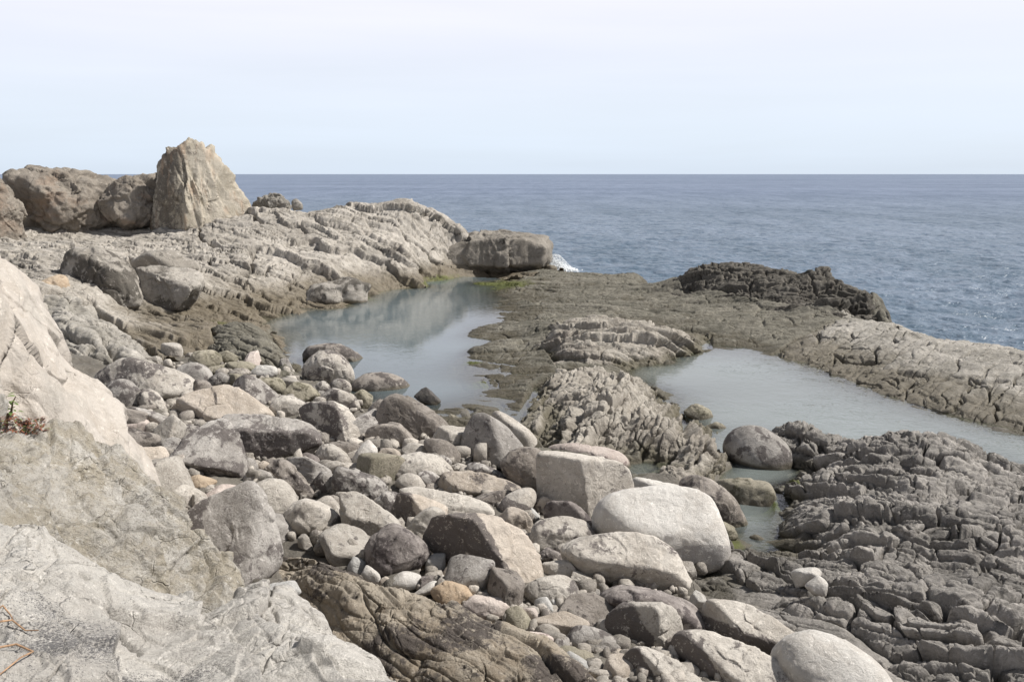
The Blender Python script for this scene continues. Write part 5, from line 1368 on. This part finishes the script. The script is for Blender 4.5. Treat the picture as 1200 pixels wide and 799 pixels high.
def join(parts):
    V, F, k = [], [], 0
    for v, f in parts:
        V.append(v); F.append(f + k); k += len(v)
    return np.concatenate(V), np.concatenate(F)


def blade(p, d, L, wd, bend=.4, n=5):
    d = d / np.linalg.norm(d)
    s = np.cross(d, [0, 0, 1.0]); s /= np.linalg.norm(s) + 1e-9
    V, F = [], []
    for i in range(n):
        t_ = i / (n - 1)
        c = p + d * L * t_ + np.array([0, 0, -bend * L * t_ * t_])
        w_ = wd * math.sin(math.pi * (.12 + .86 * t_))
        up = np.array([0, 0, .25 * w_])
        V += [c - s * w_ + up, c, c + s * w_ + up]
    for i in range(n - 1):
        a = i * 3
        F += [(a, a + 1, a + 4, a + 3), (a + 1, a + 2, a + 5, a + 4)]
    return np.array(V), np.array(F)


green = plain_mat('leaf_green', (.13, .19, .05), .5, .35, 30)
red = plain_mat('red_leaf', (.20, .075, .04), .6, .4, 30)
straw = plain_mat('dry_stalk', (.30, .185, .105), .7, .3, 40)
stem_m = plain_mat('brown_stem', (.12, .07, .045), .8, .2, 30)


def surf(px, py, names=('white_slab', 'tan_slab', 'cream_cliff')):
    d = ray(px, py)
    dv = Vector(d).normalized()
    best = None
    for nme in names:
        ok, loc, nrm, _ = bpy.data.objects[nme].ray_cast(Vector(CAM), dv)
        if ok and (best is None or (loc - Vector(CAM)).length < (best - Vector(CAM)).length):
            best = loc
    return np.array(best) if best is not None else at_d(px, py, 8)


from mathutils import Vector
# leafy shoot and red ground plant at the foot of the cliff
c = surf(8, 500)
e = bpy.data.objects.new('leafy_plant', None)
COL.objects.link(e)
e.location = c
e['label'] = 'small plant with green leaves on a curved brown stem at the left edge'
e['category'] = 'plant'
sp = [np.array(p) for p in [(0, 0, 0), (.02, .0, .1), (.07, 0, .18), (.09, 0, .26), (.13, 0, .33)]]
v, f = tube(sp, [.012, .011, .01, .008, .005])
link('stem', mesh_from('stem', v, f, stem_m), e)
lv = []
for i in range(18):
    b = sp[rg.integers(2, 5)] + rg.normal(size=3) * .02
    a = rg.uniform(0, 6.28)
    lv.append(blade(b, np.array([math.cos(a), math.sin(a), rg.uniform(0, .8)]), rg.uniform(.05, .1), .02))
v, f = join(lv)
link('leaves', mesh_from('leaves', v, f, green), e)
v, f = join([blade(sp[1] + rg.normal(size=3) * [.06, .06, .02], np.array([math.cos(a), math.sin(a), .5]), .08, .018) for a in np.linspace(0, 6.2, 18)])
link('leaves', mesh_from('leaves', v, f, red), e)
pt = []
for i in range(420):
    q = surf(rg.uniform(-12, 52), rg.uniform(490, 508))
    a = rg.uniform(0, 6.28)
    pt.append(blade(q, np.array([math.cos(a), math.sin(a), rg.uniform(.2, 1.2)]), rg.uniform(.04, .11), rg.uniform(.004, .010)))
v, f = join(pt[:340])
o = link('creeper', mesh_from('creeper', v, f, red), label='low reddish-brown creeping plant on the ledge below the cream cliff', category='plant')
v, f = join(pt[340:])
link('leaves', mesh_from('leaves', v, f, green), o)
# dry stalks in the bottom left corner
for lab, pts in (('dry orange stalk arching over the white slab, topmost of three at the left edge', [(-10, 722), (4, 716), (12, 722), (16, 732)]),
                 ('thin pinkish dry stalk lying across the dark speckled rock in the middle of three', [(-10, 732), (15, 733), (30, 741), (46, 745)]),
                 ('forked tan dry twig in the bottom left corner', [(-10, 763), (20, 762), (39, 766), (25, 778), (0, 793), (-15, 800)])):
    P = np.array([surf(max(0, x), min(798, y)) + [0, 0, .012 + .02 * (k % 2)] + np.array([(x - max(0, x)) * .004, 0, 0]) for k, (x, y) in enumerate(pts)])
    Q = []
    for i in range(len(P) - 1):
        for t_ in np.linspace(0, 1, 5)[:-1]:
            Q.append(P[i] * (1 - t_) + P[i + 1] * t_)
    Q.append(P[-1])
    v, f = tube(Q, np.linspace(.0055, .0025, len(Q)))
    link('dry_stalk', mesh_from('dry_stalk', v, f, straw), label=lab, category='dry stalk', group='dry stalks on the white slab')
# ------------------------------------------------------------------ sky, sun, camera
EL, AZ = R(50), R(84)       # azimuth clockwise from the view direction
w = bpy.data.worlds.new('World')
SC.world = w
w.use_nodes = True
t = NT(w)
sky = t.n('ShaderNodeTexSky', sky_type='NISHITA', sun_disc=False, sun_elevation=EL, sun_rotation=AZ, altitude=0, air_density=1.0, dust_density=2.0, ozone_density=1.0)
d = t.n('ShaderNodeTexCoord').outputs['Generated']
sep = t.n('ShaderNodeSeparateXYZ', {0: d})
el = sep.outputs[2]
# thin high cloud: dense overhead, thinning in long streaks towards the horizon
mp = t.n('ShaderNodeMapping', {'Vector': d, 'Scale': (1.2, 1.2, 14)}).outputs[0]
st = t.noise(mp, 1.3, 4, .5, .3)
veil = t.math('ADD', t.math('ADD', .84, t.math('MULTIPLY', t.ramp(el, .02, .3), .12)), t.math('MULTIPLY', t.math('SUBTRACT', st, .5), .30), True)
vc = t.mix(t.ramp(el, .0, .2), (6.35, 7.2, 8.3), (7.45, 7.5, 8.3))
vc = t.mix(t.ramp(el, .26, .62), vc, (1.5, 1.7, 2.1))  # overhead, out of view, the veil is dimmed to weaken the fill
col = t.mix(veil, sky.outputs[0], vc)
bg = t.n('ShaderNodeBackground', {'Color': col, 'Strength': .1})
t.n('ShaderNodeOutputWorld', {'Surface': bg.outputs[0]})

sl = bpy.data.lights.new('sun', 'SUN')
sl.energy = 5.0
sl.angle = R(2.0)
sl.color = (1.0, .965, .915)
so = link('sun', sl)
from mathutils import Vector, Matrix
sv = Vector((math.cos(EL) * math.sin(AZ), math.cos(EL) * math.cos(AZ), math.sin(EL)))
so.rotation_euler = sv.to_track_quat('Z', 'Y').to_euler()
so.location = sv * 60

cd = bpy.data.cameras.new('camera')
cd.sensor_width = 36
cd.lens = 36 * FPX / 1200
cd.clip_start = .05
cd.clip_end = 60000
co = link('camera', cd)
co.location = CAM
co.rotation_euler = (math.pi / 2 - PITCH, 0, 0)
SC.camera = co
SC.view_settings.view_transform = 'Standard'
SC.view_settings.look = 'None'
SC.view_settings.exposure = 0.36
SC.view_settings.gamma = 1.0
SC.view_settings.use_curve_mapping = False
SC.cycles.use_denoising = True
SC.cycles.max_bounces = 6
SC.cycles.transparent_max_bounces = 8
